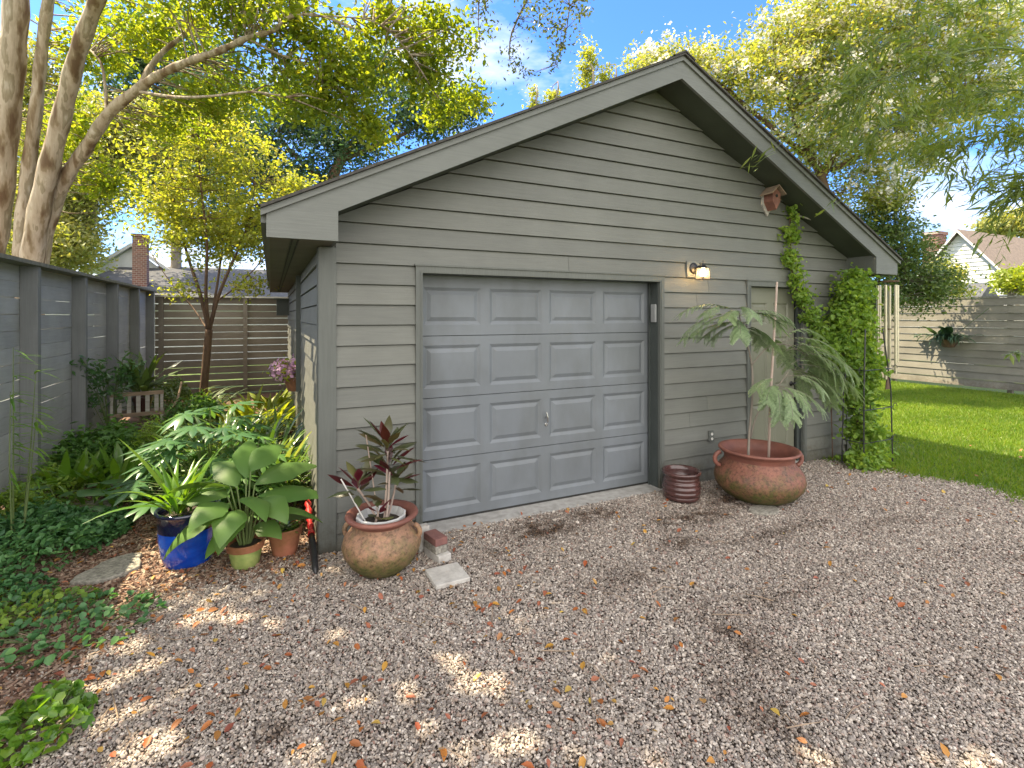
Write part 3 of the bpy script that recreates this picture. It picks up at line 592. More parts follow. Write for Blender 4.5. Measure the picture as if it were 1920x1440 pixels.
# rake boards (barge) on the front, each side one part, with the upper drip board
for s_ in (-1, 1):
    f = lambda x: x if s_ < 0 else WG - x
    r_ = MB(); u_ = MB()
    yf, yb = -OV - 0.0, -OV + 0.03
    lo = [(-EO, ZE), (BX, ZE), (BX, 2.617), (XM, 4.239), (XM, 4.413), (-EO, 4.413 - SL * (XM + EO))]
    poly = [(f(x), z) for x, z in lo]
    if s_ > 0: poly = poly[::-1]
    r_.prism(poly, 'y', yf, yb); ro = r_.build('rake_board', M['rake'], G)
    e = XE
    up_ = [(-e, 4.413 - SL * (XM + e)), (XM, 4.413), (XM, 4.457), (-e, 4.457 - SL * (XM + e))]
    poly = [(f(x), z) for x, z in up_]
    if s_ > 0: poly = poly[::-1]
    u_.prism(poly, 'y', yf - 0.022, yb); u_.build('drip_board', M['rake'], ro)
    # sloping soffit beneath the overhang
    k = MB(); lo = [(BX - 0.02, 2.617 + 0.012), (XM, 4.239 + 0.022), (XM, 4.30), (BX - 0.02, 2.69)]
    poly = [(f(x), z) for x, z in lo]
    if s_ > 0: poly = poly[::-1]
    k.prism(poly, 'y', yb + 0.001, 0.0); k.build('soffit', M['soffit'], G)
    # boxed return: inner face and underside
    k = MB(); xa, xb = sorted((f(BX - 0.02), f(BX))); k.box(xa, xb, yb + 0.001, -0.001, ZE + 0.002, 2.64)
    k.build('eave_box', M['trim'], G)
    # eave soffit running back along the side wall, with its strip vent
    k = MB(); xa, xb = sorted((f(-EO + 0.02), f(BX - 0.021))); k.box(xa, xb, yb + 0.001, -0.03, ZE + 0.004, ZE + 0.02)
    xa, xb = sorted((f(-EO + 0.02), f(-0.0))); k.box(xa, xb, -0.03, DG + 0.3, ZE + 0.004, ZE + 0.02)
    so = k.build('eave_soffit', M['soffit_side'], G)
    v_ = MB(); xa, xb = sorted((f(-0.235), f(-0.175))); v_.box(xa, xb, yb + 0.05, DG, ZE + 0.0005, ZE + 0.003)
    vo = v_.build('soffit_vent', M['soffit'], so)
    for q in (-0.228, -0.19):
        v_ = MB(); xa, xb = sorted((f(q), f(q + 0.010)))
        for yy in np.arange(-0.3, DG - 0.1, 0.35): v_.box(xa, xb, yy, yy + 0.30, ZE - 0.0025, ZE + 0.0002)
        v_.build('vent_slot', M['slot'], so)
    k = MB(); xa, xb = sorted((f(-EO), f(-EO + 0.02))); k.box(xa, xb, yb + 0.001, DG + 0.3, ZE, 4.413 - SL * (XM + EO) + 0.02)
    xa, xb = sorted((f(-EO - 0.035), f(-EO))); k.box(xa, xb, yb + 0.001, DG + 0.32, ZE + 0.1, 4.413 - SL * (XM + EO) + 0.012)
    k.build('fascia', M['trim'], G)
# door trims
def casing(name, a, b_, a2, b2, top, top2, par):
    k = MB(); k.box(a, a2, -0.036, 0.0, 0.0, top2); k.box(b2, b_, -0.034, 0.0, 0.0, top2)
    k.box(a, b_, -0.034, 0.0, top2, top)
    k.box(a - 0.012, b_ + 0.012, -0.045, -0.0, top, top + 0.014)
    k.box(a2 - 0.022, a2 - 0.012, -0.040, -0.0341, 0.0, top2 + 0.012); k.box(b2 + 0.012, b2 + 0.022, -0.040, -0.0341, 0.0, top2 + 0.012)
    return k.build(name, M['trim'], par)
casing('door_casing', T0, T1, D0, D1, 2.283, DT, G)
k = MB(); k.box(D0 - 0.03, D0 + 0.002, 0.002, 0.20, 0, DT - 0.002); k.box(D1 - 0.002, D1 + 0.03, 0.002, 0.20, 0, DT - 0.002); k.box(D0 + 0.003, D1 - 0.003, 0.002, 0.20, DT - 0.004, DT + 0.03)
k.box(D1 - 0.02, D1 - 0.0021, 0.12, 0.135, 0, DT - 0.005)
k.build('door_jamb', M['dark_trim'], G)
# sectional door: four rows of four raised panels
YD = 0.155
gd = empty('garage_door'); gd.parent = G
secs = [(0.035, 0.575), (0.575, 1.125), (1.125, 1.680), (1.680, 2.24)]
cols = []
x0d, x1d = D0 + 0.004, D1 - 0.004; cw = (x1d - x0d) / 4
for i, (za, zb) in enumerate(secs):
    m_ = MB(); bot = za + 0.003; top = zb - 0.003
    def quad(x0, x1, z0, z1, y=YD): m_.add([(x0, y, z0), (x1, y, z0), (x1, y, z1), (x0, y, z1)], [(0, 1, 2, 3)])
    zp0, zp1 = za + 0.085, zb - 0.085
    if i == 3: zp0, zp1 = za + 0.10, zb - 0.125
    quad(x0d, x1d, bot, zp0); quad(x0d, x1d, zp1, top)
    for j in range(4):
        xc0 = x0d + j * cw; px0 = xc0 + 0.045 + (0.01 if j == 0 else 0); px1 = xc0 + cw - 0.045 - (0.01 if j == 3 else 0)
        quad(xc0, px0, zp0, zp1); quad(px1, xc0 + cw, zp0, zp1)
        loops = []
        for ins, dep in ((0, 0), (0.028, 0.014), (0.034, 0.014), (0.068, 0.002), (0.072, 0.002)):
            loops.append([(px0 + ins, YD + dep, zp0 + ins), (px1 - ins, YD + dep, zp0 + ins), (px1 - ins, YD + dep, zp1 - ins), (px0 + ins, YD + dep, zp1 - ins)])
        for a_, b2_ in zip(loops[:-1], loops[1:]):
            for q in range(4):
                m_.add([a_[q], a_[(q + 1) % 4], b2_[(q + 1) % 4], b2_[q]], [(0, 1, 2, 3)])
        m_.add(loops[-1], [(0, 1, 2, 3)])
    # edges
    m_.add([(x0d, YD, bot), (x1d, YD, bot), (x1d, YD + 0.03, bot), (x0d, YD + 0.03, bot)], [(0, 3, 2, 1)])
    m_.add([(x0d, YD, top), (x1d, YD, top), (x1d, YD + 0.03, top), (x0d, YD + 0.03, top)], [(0, 1, 2, 3)])
    m_.build('door_section', M['gdoor'], gd)
k = MB(); k.box(x0d, x1d, YD + 0.031, YD + 0.05, 0.03, 2.22); k.box(x0d, x1d, YD + 0.004, YD + 0.03, 0.018, 0.0375); k.build('door_backing', M['slot'], gd)
k = MB(); hx, hz = 2.10, 0.86
k.tube([(hx, YD - 0.002, hz), (hx, YD - 0.03, hz)], 0.011, 10); k.tube([(hx + 0.004, YD - 0.034, hz - 0.05), (hx, YD - 0.036, hz), (hx - 0.012, YD - 0.034, hz + 0.055)], [0.006, 0.009, 0.006], 8)
k.box(hx - 0.013, hx + 0.013, YD - 0.005, YD + 0.0, hz - 0.09, hz - 0.06); k.tube([(hx, YD - 0.001, hz - 0.075), (hx, YD - 0.012, hz - 0.075)], 0.013, 12)
k.build('door_handle', M['chrome'], gd, smooth=False)
k = MB(); k.box(D1 - 0.030, D1 - 0.0025, 0.015, 0.085, 1.79, 1.985); k.build('keypad', M['grey_plastic'], G, bevel=0.006)
k = MB(); k.box(D0 - 0.15, D1 + 0.12, -0.075, 0.0, -0.02, 0.016); k.box(D0 + 0.003, D1 - 0.003, 0.0005, 0.2, -0.02, 0.0162); k.build('threshold', M['concrete'], G)
# walk-through door
casing('walk_door_casing', U0, U1, Q0, Q1, 2.275, QT, G)
k = MB(); k.box(Q1 - 0.002, Q1 + 0.03, 0.002, 0.16, 0, QT); k.box(Q0 - 0.03, Q0 + 0.002, 0.002, 0.16, 0, QT); k.box(Q0 + 0.003, Q1 - 0.003, 0.002, 0.16, QT - 0.004, QT + 0.03); k.box(Q1 - 0.05, Q1 - 0.0025, 0.02, 0.045, 0.0, QT - 0.006)
k.build('walk_door_jamb', M['dark_trim'], G)
wd = MB(); yq = 0.06; a0, a1 = Q0 + 0.004, Q1 - 0.052; wdw = a1 - a0
rows_ = [(0.22, 0.78), (0.98, 1.60), (1.76, 2.02)]
zs = [0.03] + [z for r_ in rows_ for z in r_] + [2.205]
def quad2(x0, x1, z0, z1, y=yq): wd.add([(x0, y, z0), (x1, y, z0), (x1, y, z1), (x0, y, z1)], [(0, 1, 2, 3)])
xs2 = [a0, a0 + 0.115, a0 + wdw / 2 - 0.055, a0 + wdw / 2 + 0.055, a1 - 0.115, a1]
for zi in range(len(zs) - 1):
    for xi in range(5):
        x0_, x1_, z0_, z1_ = xs2[xi], xs2[xi + 1], zs[zi], zs[zi + 1]
        if zi % 2 == 1 and xi in (1, 3):
            loops = []
            for ins, dep in ((0, 0), (0.02, 0.012), (0.026, 0.012), (0.055, 0.002)):
                loops.append([(x0_ + ins, yq + dep, z0_ + ins), (x1_ - ins, yq + dep, z0_ + ins), (x1_ - ins, yq + dep, z1_ - ins), (x0_ + ins, yq + dep, z1_ - ins)])
            for A_, B_ in zip(loops[:-1], loops[1:]):
                for q in range(4): wd.add([A_[q], A_[(q + 1) % 4], B_[(q + 1) % 4], B_[q]], [(0, 1, 2, 3)])
            wd.add(loops[-1], [(0, 1, 2, 3)])
        else: quad2(x0_, x1_, z0_, z1_)
wdo = wd.build('walk_door', M['pdoor'], G)
k = MB(); k.lathe([(0.0, 0), (0.03, 0), (0.03, 0.008), (0.012, 0.012), (0.012, 0.04), (0.028, 0.05), (0.03, 0.065), (0.02, 0.08), (0.0, 0.082)], 20)
kk = k.build('door_knob', M['black_metal'], wdo, smooth=True); kk.rotation_euler = (math.pi / 2, 0, 0); kk.location = (a1 - 0.06, yq, 1.0)
k = MB(); k.box(Q0 + 0.003, Q1 - 0.003, -0.06, 0.17, -0.02, 0.02); k.build('door_sill', M['concrete'], G)
# outlet and lamp backing block
k = MB(); k.box(4.095, 4.165, -0.045, -0.018, 0.44, 0.56); ol = k.build('outlet', M['trim'], G, bevel=0.004)
k = MB(); k.lathe([(0, 0), (0.016, 0), (0.016, 0.004), (0, 0.004)], 14, (0, 0, 0)); q_ = k.build('socket', M['white_plastic'], ol); q_.rotation_euler = (math.pi / 2, 0, 0); q_.location = (4.13, -0.0455, 0.528)
k = MB(); k.lathe([(0, 0), (0.016, 0), (0.016, 0.004), (0, 0.004)], 14, (0, 0, 0)); q_ = k.build('socket', M['white_plastic'], ol); q_.rotation_euler = (math.pi / 2, 0, 0); q_.location = (4.13, -0.0455, 0.474)
k = MB(); k.box(3.765, 3.945, -0.038, -0.018, 2.285, 2.463); k.build('lamp_block', M['rake'], G)

# ------------------------------------------------------------------ wall lamp (lit)
wl = thing('wall_lamp', 'small black lantern with clear glass panes, lit, between the two doors', 'lamp', (3.86, -0.038, 2.36))
k = MB(); k.lathe([(0, 0), (0.062, 0), (0.062, 0.006), (0.05, 0.016), (0.018, 0.026), (0, 0.026)], 24); o = k.build('back_plate', M['black_metal'], wl, smooth=True); o.rotation_euler = (math.pi / 2, 0, 0); o.location = (0, 0, 0.025)
k = MB(); k.tube([(0, -0.02, 0.025), (0, -0.06, 0.035), (0, -0.10, 0.045), (0, -0.13, 0.03)], 0.009, 8); k.build('arm', M['black_metal'], wl, smooth=True)
k = MB(); cy_ = -0.135
k.lathe([(0.0, 0.078), (0.008, 0.076), (0.01, 0.055), (0.035, 0.045), (0.062, 0.02), (0.064, 0.014), (0.0, 0.014)], 4, (0, cy_, 0), ph=0)
for q in range(4):
    a = q * math.pi / 2 + math.pi / 4; r0, r1 = 0.062, 0.078
    k.tube([(r0 * math.cos(a), cy_ + r0 * math.sin(a), 0.018), (r1 * math.cos(a), cy_ + r1 * math.sin(a), -0.105)], 0.004, 6)
    a2 = a + math.pi / 2; k.tube([(r1 * math.cos(a), cy_ + r1 * math.sin(a), -0.105), (r1 * math.cos(a2), cy_ + r1 * math.sin(a2), -0.105)], 0.004, 6)
k.tube([(0, cy_, 0.075), (0, cy_, 0.10)], 0.004, 6)
k.build('frame', M['black_metal'], wl)
m, t, b, o = newmat('lamp_glass'); b.inputs['Base Color'].default_value = (1, 0.97, 0.9, 1); b.inputs['Roughness'].default_value = 0.25; b.inputs['Transmission Weight'].default_value = 0.9; b.inputs['IOR'].default_value = 1.1
M['glass'] = m
k = MB()
for q in range(4):
    a = q * math.pi / 2 + math.pi / 4; a2 = a + math.pi / 2; r0, r1 = 0.060, 0.076
    k.add([(r1 * math.cos(a), cy_ + r1 * math.sin(a), -0.103), (r1 * math.cos(a2), cy_ + r1 * math.sin(a2), -0.103), (r0 * math.cos(a2), cy_ + r0 * math.sin(a2), 0.014), (r0 * math.cos(a), cy_ + r0 * math.sin(a), 0.014)], [(0, 1, 2, 3)])
k.build('glass_pane', M['glass'], wl)
m, t, b, o = newmat('lit_bulb'); b.inputs['Emission Color'].default_value = (1, 0.62, 0.25, 1); b.inputs['Emission Strength'].default_value = 22; M['bulb'] = m
k = MB(); k.lathe([(0, -0.075), (0.018, -0.07), (0.028, -0.05), (0.024, -0.025), (0.012, 0.0), (0.012, 0.014)], 14, (0, cy_, 0)); k.build('bulb', M['bulb'], wl, smooth=True)

# ------------------------------------------------------------------ birdhouse, rod, chime, wall box
bh = thing('birdhouse', 'small reddish wooden birdhouse mounted high on the gable under the right eave', 'birdhouse', (5.05, -0.02, 3.25), rz=R(-4))
k = MB(); k.prism([(-0.085, 0.08), (-0.085, -0.06), (0, -0.19), (0.085, -0.06), (0.085, 0.08), (0, 0.15)], 'y', -0.022, 0.0); k.build('back_board', M['wood_grey'], bh)
k = MB(); k.prism([(-0.06, 0.07), (-0.06, -0.03), (0, -0.13), (0.06, -0.03), (0.06, 0.07), (0, 0.12)], 'y', -0.15, -0.0225); k.build('box', M['bird_wood'], bh)
k = MB()
for s_ in (-1, 1): k.prism([(0, 0.14), (s_ * 0.11, 0.045), (s_ * 0.11, 0.06), (0, 0.158)][::s_], 'y', -0.19, -0.0)
k.build('roof', M['wood_raw'], bh)
k = MB(); k.lathe([(0, 0), (0.019, 0), (0.019, 0.004), (0, 0.004)], 20); q_ = k.build('entrance_hole', M['slot'], bh); q_.rotation_euler = (math.pi / 2, 0, 0); q_.location = (0, -0.151, 0.03)

k = MB(); k.tube([(5.60, -0.01, 3.10), (5.61, -0.05, 3.115), (5.80, -0.10, 3.07), (6.0, -0.15, 3.06), (6.0, -0.15, 3.085)], 0.010, 8)
tag(k.build('hook_rod', M['wood_grey']), 'thin pale metal rod poking out beneath the right eave beside the vine', 'hook')

ch = thing('wind_chime', 'long champagne-coloured tubular wind chime hanging from the right eave corner', 'wind chime', (6.93, -0.36, 2.40))
k = MB(); k.lathe([(0, 0.0), (0.125, 0.0), (0.125, 0.018), (0, 0.018)], 24, (0, 0, -0.10)); k.build('top_disc', M['bark_brown'], ch)
k = MB()
for q in range(3):
    a = q * 2.094; k.tube([(0.1 * math.cos(a), 0.1 * math.sin(a), -0.085), (0, 0, -0.005)], 0.002, 5)
for q in range(6):
    a = q * 1.047 + 0.3; k.tube([(0.11 * math.cos(a), 0.11 * math.sin(a), -0.16), (0.11 * math.cos(a), 0.11 * math.sin(a), -0.10)], 0.0015, 5)
k.tube([(0, 0, -0.1), (0, 0, -1.36)], 0.002, 5)
k.build('cord', M['black_metal'], ch)
for q, l in enumerate((1.08, 0.92, 0.84, 1.22, 1.15, 1.0)):
    a = q * 1.047 + 0.3; x, y = 0.11 * math.cos(a), 0.11 * math.sin(a)
    k = MB(); k.tube([(x, y, -0.14), (x, y, -0.14 - l)], 0.0165, 12); k.build('chime_tube', M['brass_tube'], ch, smooth=False)
k = MB(); k.lathe([(0, 0), (0.045, 0), (0.045, 0.015), (0, 0.015)], 20, (0, 0, -0.72)); k.build('striker', M['bark_brown'], ch)
k = MB(); k.prism([(-0.05, -1.50), (0.05, -1.50), (0.02, -1.34), (-0.02, -1.34)], 'y', -0.005, 0.005); k.build('wind_sail', M['bark_brown'], ch)

wb = thing('wall_box', 'small dark lidded wooden box fixed to the side wall near the back fence', 'box', (-0.02, 7.55, 2.04))
k = MB(); k.box(-0.24, 0.0, -0.12, 0.12, -0.17, 0.16); k.build('body', M['dark_trim'], wb); k = MB(); k.box(-0.29, 0.0, -0.16, 0.16, 0.16, 0.185); k.build('lid', M['dark_trim'], wb)
k = MB(); k.box(-0.075, -0.021, 2.72, 2.78, 0.9, 2.37); tag(k.build('wall_rail', M['dark_trim']), 'narrow dark green upright rail on the shaded side wall above the flower basket', 'rail')

# ------------------------------------------------------------------ fences
def fence_along_y(x_at, y0, y1, h, name, label, posts, pitch=0.163, postd=0.14, inner=1, mat='fence', gap=0.010, cap=0.17, postw=0.085, lapd=0.0):
    F_ = thing(name, label, 'fence')
    bd = MB(); bays = [y0] + posts + [y1]
    nb = int(h / pitch)
    for i in range(len(bays) - 1):
        ya, yb = bays[i], bays[i + 1]
        for j in range(nb):
            z1 = h - 0.03 - j * pitch; z0 = z1 - pitch + gap * rng.choice([0.4, 0.6, 0.9])
            if z0 < -0.05: z0 = -0.05
            if gap == 0.010 and j > 0:
                nseg = 3
                for q_ in range(nseg):
                    if rng.random() < 0.80:
                        y0_, y1_ = ya + (yb - ya) * q_ / nseg, ya + (yb - ya) * (q_ + 1) / nseg - (0.0 if rng.random() < 0.6 else 0.08)
                        xq = x_at((y0_ + y1_) / 2) - 0.026; bd.box(xq - 0.004, xq, y0_, y1_, z1 - 0.01, z1 + 0.02)
            xa, xb = x_at(ya), x_at(yb); th = 0.02; off = rng.uniform(-0.002, 0.002)
            sag = rng.uniform(-0.002, 0.002)
            bd.add([(xa - th + off - lapd, ya, z0), (xb - th + off - lapd, yb, z0 + sag), (xb - th + off, yb, z1 + sag), (xa - th + off, ya, z1), (xa + off, ya, z0), (xb + off, yb, z0 + sag), (xb + off, yb, z1 + sag), (xa + off, ya, z1)],
                   [(0, 3, 2, 1), (4, 5, 6, 7), (0, 1, 5, 4), (3, 7, 6, 2), (0, 4, 7, 3), (1, 2, 6, 5)])
    bd.build('boards', M[mat], F_)
    for y in posts:
        p_ = MB(); x = x_at(y) + 0.003; p_.box(x, x + postd * inner, y - postw / 2, y + postw / 2, -0.05, h - 0.026); p_.build('post', M['fence_post'] if mat == 'fence' else M[mat], F_, bevel=0.003)
    c_ = MB(); xa, xb = x_at(y0), x_at(y1)
    c_.add([(xa - 0.04, y0, h - 0.025), (xa + cap, y0, h - 0.025), (xb + cap, y1, h - 0.025), (xb - 0.04, y1, h - 0.025), (xa - 0.04, y0, h + 0.012), (xa + cap, y0, h + 0.012), (xb + cap, y1, h + 0.012), (xb - 0.04, y1, h + 0.012)],
           [(0, 3, 2, 1), (4, 5, 6, 7), (0, 1, 5, 4), (1, 2, 6, 5), (2, 3, 7, 6), (3, 0, 4, 7)])
    c_.build('cap_rail', M['cap'], F_)
    return F_
XF = lambda y: -2.64 - 0.012 * (y - 2.5)
fence_along_y(XF, -1.8, 9.22, 2.39, 'side_fence', 'dark grey horizontal board fence with projecting square posts, left of the garden bed', [-0.45, 1.02, 2.52, 4.05, 5.62, 7.15, 8.55])
FB = thing('back_fence', 'brown-grey slatted fence with daylight gaps, closing the side yard behind the slim tree', 'fence')
bd = MB(); h = 2.31
for (xa, xb) in ((-2.68, -0.92), (-0.90, 0.9), (0.92, 2.6)):
    for j in range(15):
        z1 = h - 0.03 - j * 0.16; z0 = z1 - 0.135 - rng.uniform(0, 0.014)
        if z0 < 0: z0 = 0
        bd.box(xa, xb, 9.25, 9.27, z0, z1)
bd.build('boards', M['fence_x'], FB)
for x in (-2.56, -0.91, 0.91, 2.5):
    k = MB(); k.box(x - 0.045, x + 0.045, 9.17, 9.249, 0, h - 0.026); k.build('post', M['fence_x'], FB)
k = MB(); k.box(-2.7, 2.7, 9.15, 9.33, h - 0.025, h + 0.01); k.build('cap_rail', M['cap_pale'], FB)
fence_along_y(lambda y: 15.62 - 0.0 * y, -5.0, 14.0, 2.33, 'far_fence', 'weathered pale grey board fence along the far side of the lawn', [-3.4, -0.9, 1.6, 4.1, 6.6, 9.1, 11.6], pitch=0.185, postd=0.1, mat='fence_far', gap=0.007, cap=0.04, postw=0.09, lapd=0.022)

# hanging fern pot on the far fence
hp = thing('fence_planter', 'dark leafy plant in a basket hung on the far pale fence', 'plant', (15.5, 2.75, 1.2))
k = MB(); k.lathe([(0, -0.15), (0.12, -0.15), (0.22, 0.05), (0.2, 0.05), (0, 0.0)], 16); k.build('basket', M['bark_brown'], hp)
k = MB()
for i in range(110):
    a = rng.uniform(1.2, 5.0); k.blade((rng.normal(-0.05, 0.05), rng.normal(0, 0.22), 0.06 + rng.uniform(0, 0.1)), a, rng.uniform(-0.1, 1.0), rng.uniform(0.25, 0.45), 0.07, 1.9, 5)
for i in range(5): k.blade((-0.1, rng.normal(0.05, 0.15), 0.12), rng.uniform(2.4, 4.2), 1.0, 0.6, 0.2, 1.2, 6)
k.tube([(-0.05, -0.1, 0.1), (-0.08, -0.5, 0.5), (-0.08, -0.85, 0.85)], 0.008, 5)
k.build('foliage', M['lf_dark'], hp)

# ------------------------------------------------------------------ pots
def handle_loop(cx, cy, ang, r, z, rr, th):
    pts_ = []
    for i in range(9):
        a = -1.35 + 2.7 * i / 8
        rad = r + rr * math.cos(a); zz = z + rr * 0.95 * math.sin(a)
        pts_.append((cx + rad * math.cos(ang), cy + rad * math.sin(ang), zz))
    return pts_
urn = thing('clay_urn', 'tan mossy clay urn with a red rim standing left of the garage door', 'pot', (0.375, -0.475, 0.0))
k = MB(); k.lathe([(0, 0.0), (0.12, 0.0), (0.155, 0.015), (0.225, 0.075), (0.27, 0.15), (0.284, 0.205), (0.27, 0.26), (0.235, 0.305), (0.205, 0.335), (0.196, 0.36)], 56, wob=0.006); k.build('body', M['urn_tan'], urn, smooth=True)
k = MB(); k.lathe([(0.1955, 0.358), (0.205, 0.375), (0.225, 0.385), (0.252, 0.398), (0.262, 0.412), (0.256, 0.426), (0.238, 0.43), (0.212, 0.418), (0.195, 0.39), (0.185, 0.36), (0.19, 0.33), (0.24, 0.24), (0.1, 0.10), (0, 0.1)], 56, wob=0.006); k.build('rim', M['urn_rim'], urn, smooth=True)
for a in (R(152), R(-28)):
    k = MB(); k.tube(handle_loop(0, 0, a, 0.225, 0.29, 0.055, 0.02), 0.018, 8); k.build('handle', M['urn_tan'], urn, smooth=True)
inner = thing('inner_pot', 'white plastic pot nested inside the tan clay urn', 'pot', (0.37, -0.475, 0.11))
k = MB(); k.lathe([(0, 0.0), (0.13, 0.0), (0.165, 0.27), (0.178, 0.272), (0.18, 0.30), (0.165, 0.305), (0.155, 0.285), (0.14, 0.25)], 12); k.build('shell', M['white_clay'], inner)
k = MB(); k.lathe([(0, 0.262), (0.08, 0.262), (0.15, 0.25)], 20); k.build('soil', M['soil'], inner)

ur = thing('large_clay_urn', 'big squat red clay urn with looped handles and green moss, right of the garage door', 'pot', (4.125, -0.655, 0.0))
k = MB(); k.lathe([(0, 0.0), (0.20, 0.0), (0.25, 0.015), (0.35, 0.075), (0.415, 0.155), (0.43, 0.22), (0.415, 0.285), (0.37, 0.345), (0.335, 0.385), (0.325, 0.42)], 64, wob=0.006); k.build('body', M['urn_red'], ur, smooth=True)
k = MB(); k.lathe([(0.3245, 0.418), (0.332, 0.45), (0.352, 0.478), (0.378, 0.492), (0.387, 0.503), (0.382, 0.517), (0.366, 0.519), (0.345, 0.50), (0.318, 0.46), (0.310, 0.40), (0.33, 0.32), (0.2, 0.16), (0, 0.15)], 64, wob=0.006); k.build('rim', M['urn_rim'], ur, smooth=True)
for a in (R(152), R(-25)):
    k = MB(); k.tube(handle_loop(0, 0, a, 0.365, 0.405, 0.075, 0.02), 0.022, 10); k.build('handle', M['urn_rim'], ur, smooth=True)

bp2 = thing('ribbed_pot', 'small glossy brown ribbed pot, empty, beside the garage door trim', 'pot', (3.396, -0.335, 0.0))
prof = [(0, 0), (0.12, 0), (0.155, 0.012)]
for i in range(5):
    z = 0.03 + i * 0.045; r_ = 0.172 + 0.010 * math.sin(i * 0.9)
    prof += [(r_, z), (r_ + 0.007, z + 0.012), (r_ + 0.007, z + 0.030), (r_ + 0.001, z + 0.040)]
prof += [(0.176, 0.262), (0.19, 0.272), (0.193, 0.292), (0.182, 0.302), (0.168, 0.295), (0.158, 0.26), (0.155, 0.08), (0, 0.06)]
k = MB(); k.lathe(prof, 56, wob=0.004); k.build('shell', M['glaze_brown'], bp2, smooth=True)

bl = thing('blue_pot', 'glazed pot, navy above and cobalt blue below, in front of the leafy bed', 'pot', (-0.925, 0.29, 0.0), rz=0.3)
k = MB(); k.lathe([(0, 0.0), (0.145, 0.0), (0.158, 0.012), (0.178, 0.10), (0.19, 0.19), (0.194, 0.27)], 56, wob=0.004); k.build('lower_body', M['glaze_blue'], bl, smooth=True)
k = MB(); k.lathe([(0.1942, 0.27), (0.1965, 0.33), (0.20, 0.385), (0.213, 0.392), (0.217, 0.405), (0.21, 0.418), (0.196, 0.418), (0.186, 0.40), (0.182, 0.30)], 56, wob=0.004); k.build('upper_band', M['glaze_navy'], bl, smooth=True)
k = MB(); k.lathe([(0, 0.36), (0.19, 0.355)], 24); k.build('soil', M['soil'], bl)
def clay_pot(name, label, x, y, r, h, body, rim, group=None):
    T = thing(name, label, 'pot', (x, y, 0), group)
    k = MB(); k.lathe([(0, 0), (r * 0.66, 0), (r * 0.7, 0.006), (r * 0.9, h * 0.72), (r * 0.9, h * 0.74)], 40); k.build('body', M[body], T, smooth=True)
    k = MB(); k.lathe([(r * 0.9, h * 0.72), (r * 0.985, h * 0.73), (r * 1.02, h * 0.97), (r, h), (r * 0.92, h), (r * 0.88, h * 0.95), (r * 0.85, h * 0.7)], 40); k.build('rim', M[rim], T, smooth=False)
    k = MB(); k.lathe([(0, h * 0.86), (r * 0.87, h * 0.84)], 24); k.build('soil', M['soil'], T)
    return T
clay_pot('flower_pot', 'small pot with a brown rim over a mossy green body, right of the blue pot', -0.53, 0.03, 0.128, 0.185, 'green_glaze', 'terracotta')
clay_pot('flower_pot', 'small plain terracotta pot nearest the garage corner', -0.262, 0.11, 0.128, 0.215, 'terracotta', 'terracotta')

# ------------------------------------------------------------------ bricks, slab, rock, wand
def block(name, label, cat, loc, dims, rz, mat, rx=0.0):
    k = MB(); a, b_, c_ = [d / 2 for d in dims]; k.box(-a, a, -b_, b_, 0, dims[2]); o = k.build(name, M[mat], None, bevel=0.006)
    o.location = loc; o.rotation_euler = (rx, 0, rz); return tag(o, label, cat)
block('brick', 'pale brick standing on end against the door trim, behind the brick stack', 'brick', (0.725, -0.31, 0.0), (0.09, 0.065, 0.205), 0.15, 'brick_white')
block('brick', 'whitish brick at the bottom of the little brick stack', 'brick', (0.795, -0.475, 0.0), (0.11, 0.22, 0.065), 0.25, 'brick_white')
block('brick', 'dull pale brick in the middle of the little brick stack', 'brick', (0.785, -0.455, 0.0655), (0.105, 0.19, 0.058), 0.22, 'rock')
block('brick', 'purplish red brick on top of the little brick stack', 'brick', (0.785, -0.455, 0.124), (0.105, 0.19, 0.055), 0.22, 'brick_red')
block('paving_slab', 'flat pale square paver lying on the gravel in front of the brick stack', 'paver', (0.767, -0.80, 0.006), (0.25, 0.25, 0.035), 0.03, 'brick_white')
k = MB(); ring = []
for i in range(14):
    a = i * 2 * math.pi / 14; r_ = 1 + 0.12 * math.sin(3 * a) + 0.08 * math.cos(5 * a); ring.append((0.22 * r_ * math.cos(a), 0.16 * r_ * math.sin(a)))
k.prism(ring, 'z', 0.0, 0.035); o = k.build('stepping_stone', M['rock'], None, bevel=0.01); o.location = (-1.40, 0.33, 0.006); o.rotation_euler = (0, 0, 0.9); tag(o, 'rough pebbly stepping stone sunk in the bed between ground cover and blue pot', 'stone')
k = MB(); ring = [(0.16 * math.cos(a) * (1 + 0.1 * math.sin(3 * a)), 0.11 * math.sin(a)) for a in np.linspace(0, 6.28, 12, endpoint=False)]
k.prism(ring, 'z', 0, 0.03); o = k.build('flat_stone', M['rock'], None, bevel=0.008); o.location = (3.86, -0.93, 0.004); tag(o, 'flat grey stone poking out from under the big red urn', 'stone')
k = MB(); ring = [(0.2 * math.cos(a) * (1 + 0.1 * math.sin(3 * a)), 0.15 * math.sin(a)) for a in np.linspace(0, 6.28, 12, endpoint=False)]
k.prism(ring, 'z', 0, 0.06); o = k.build('edging_rock', M['rock'], None, bevel=0.01); o.location = (-1.9, 1.85, 0.0); tag(o, 'low pale rock under the arrowhead leaves beside the fence', 'stone')
wand = thing('garden_wand', 'black spiked garden tool with a red top leaning by the garage corner', 'garden tool', (-0.07, -0.33, 0.02))
k = MB(); k.tube([(0.0, -0.03, -0.01), (0, 0.01, 0.012), (0, 0.10, 0.035), (0, 0.34, 0.085), (0.0, 0.42, 0.10)], [0.006, 0.022, 0.026, 0.026, 0.022], 12); k.build('shaft', M['black_metal'], wand, smooth=True)
k = MB(); pts_ = []; rr = []
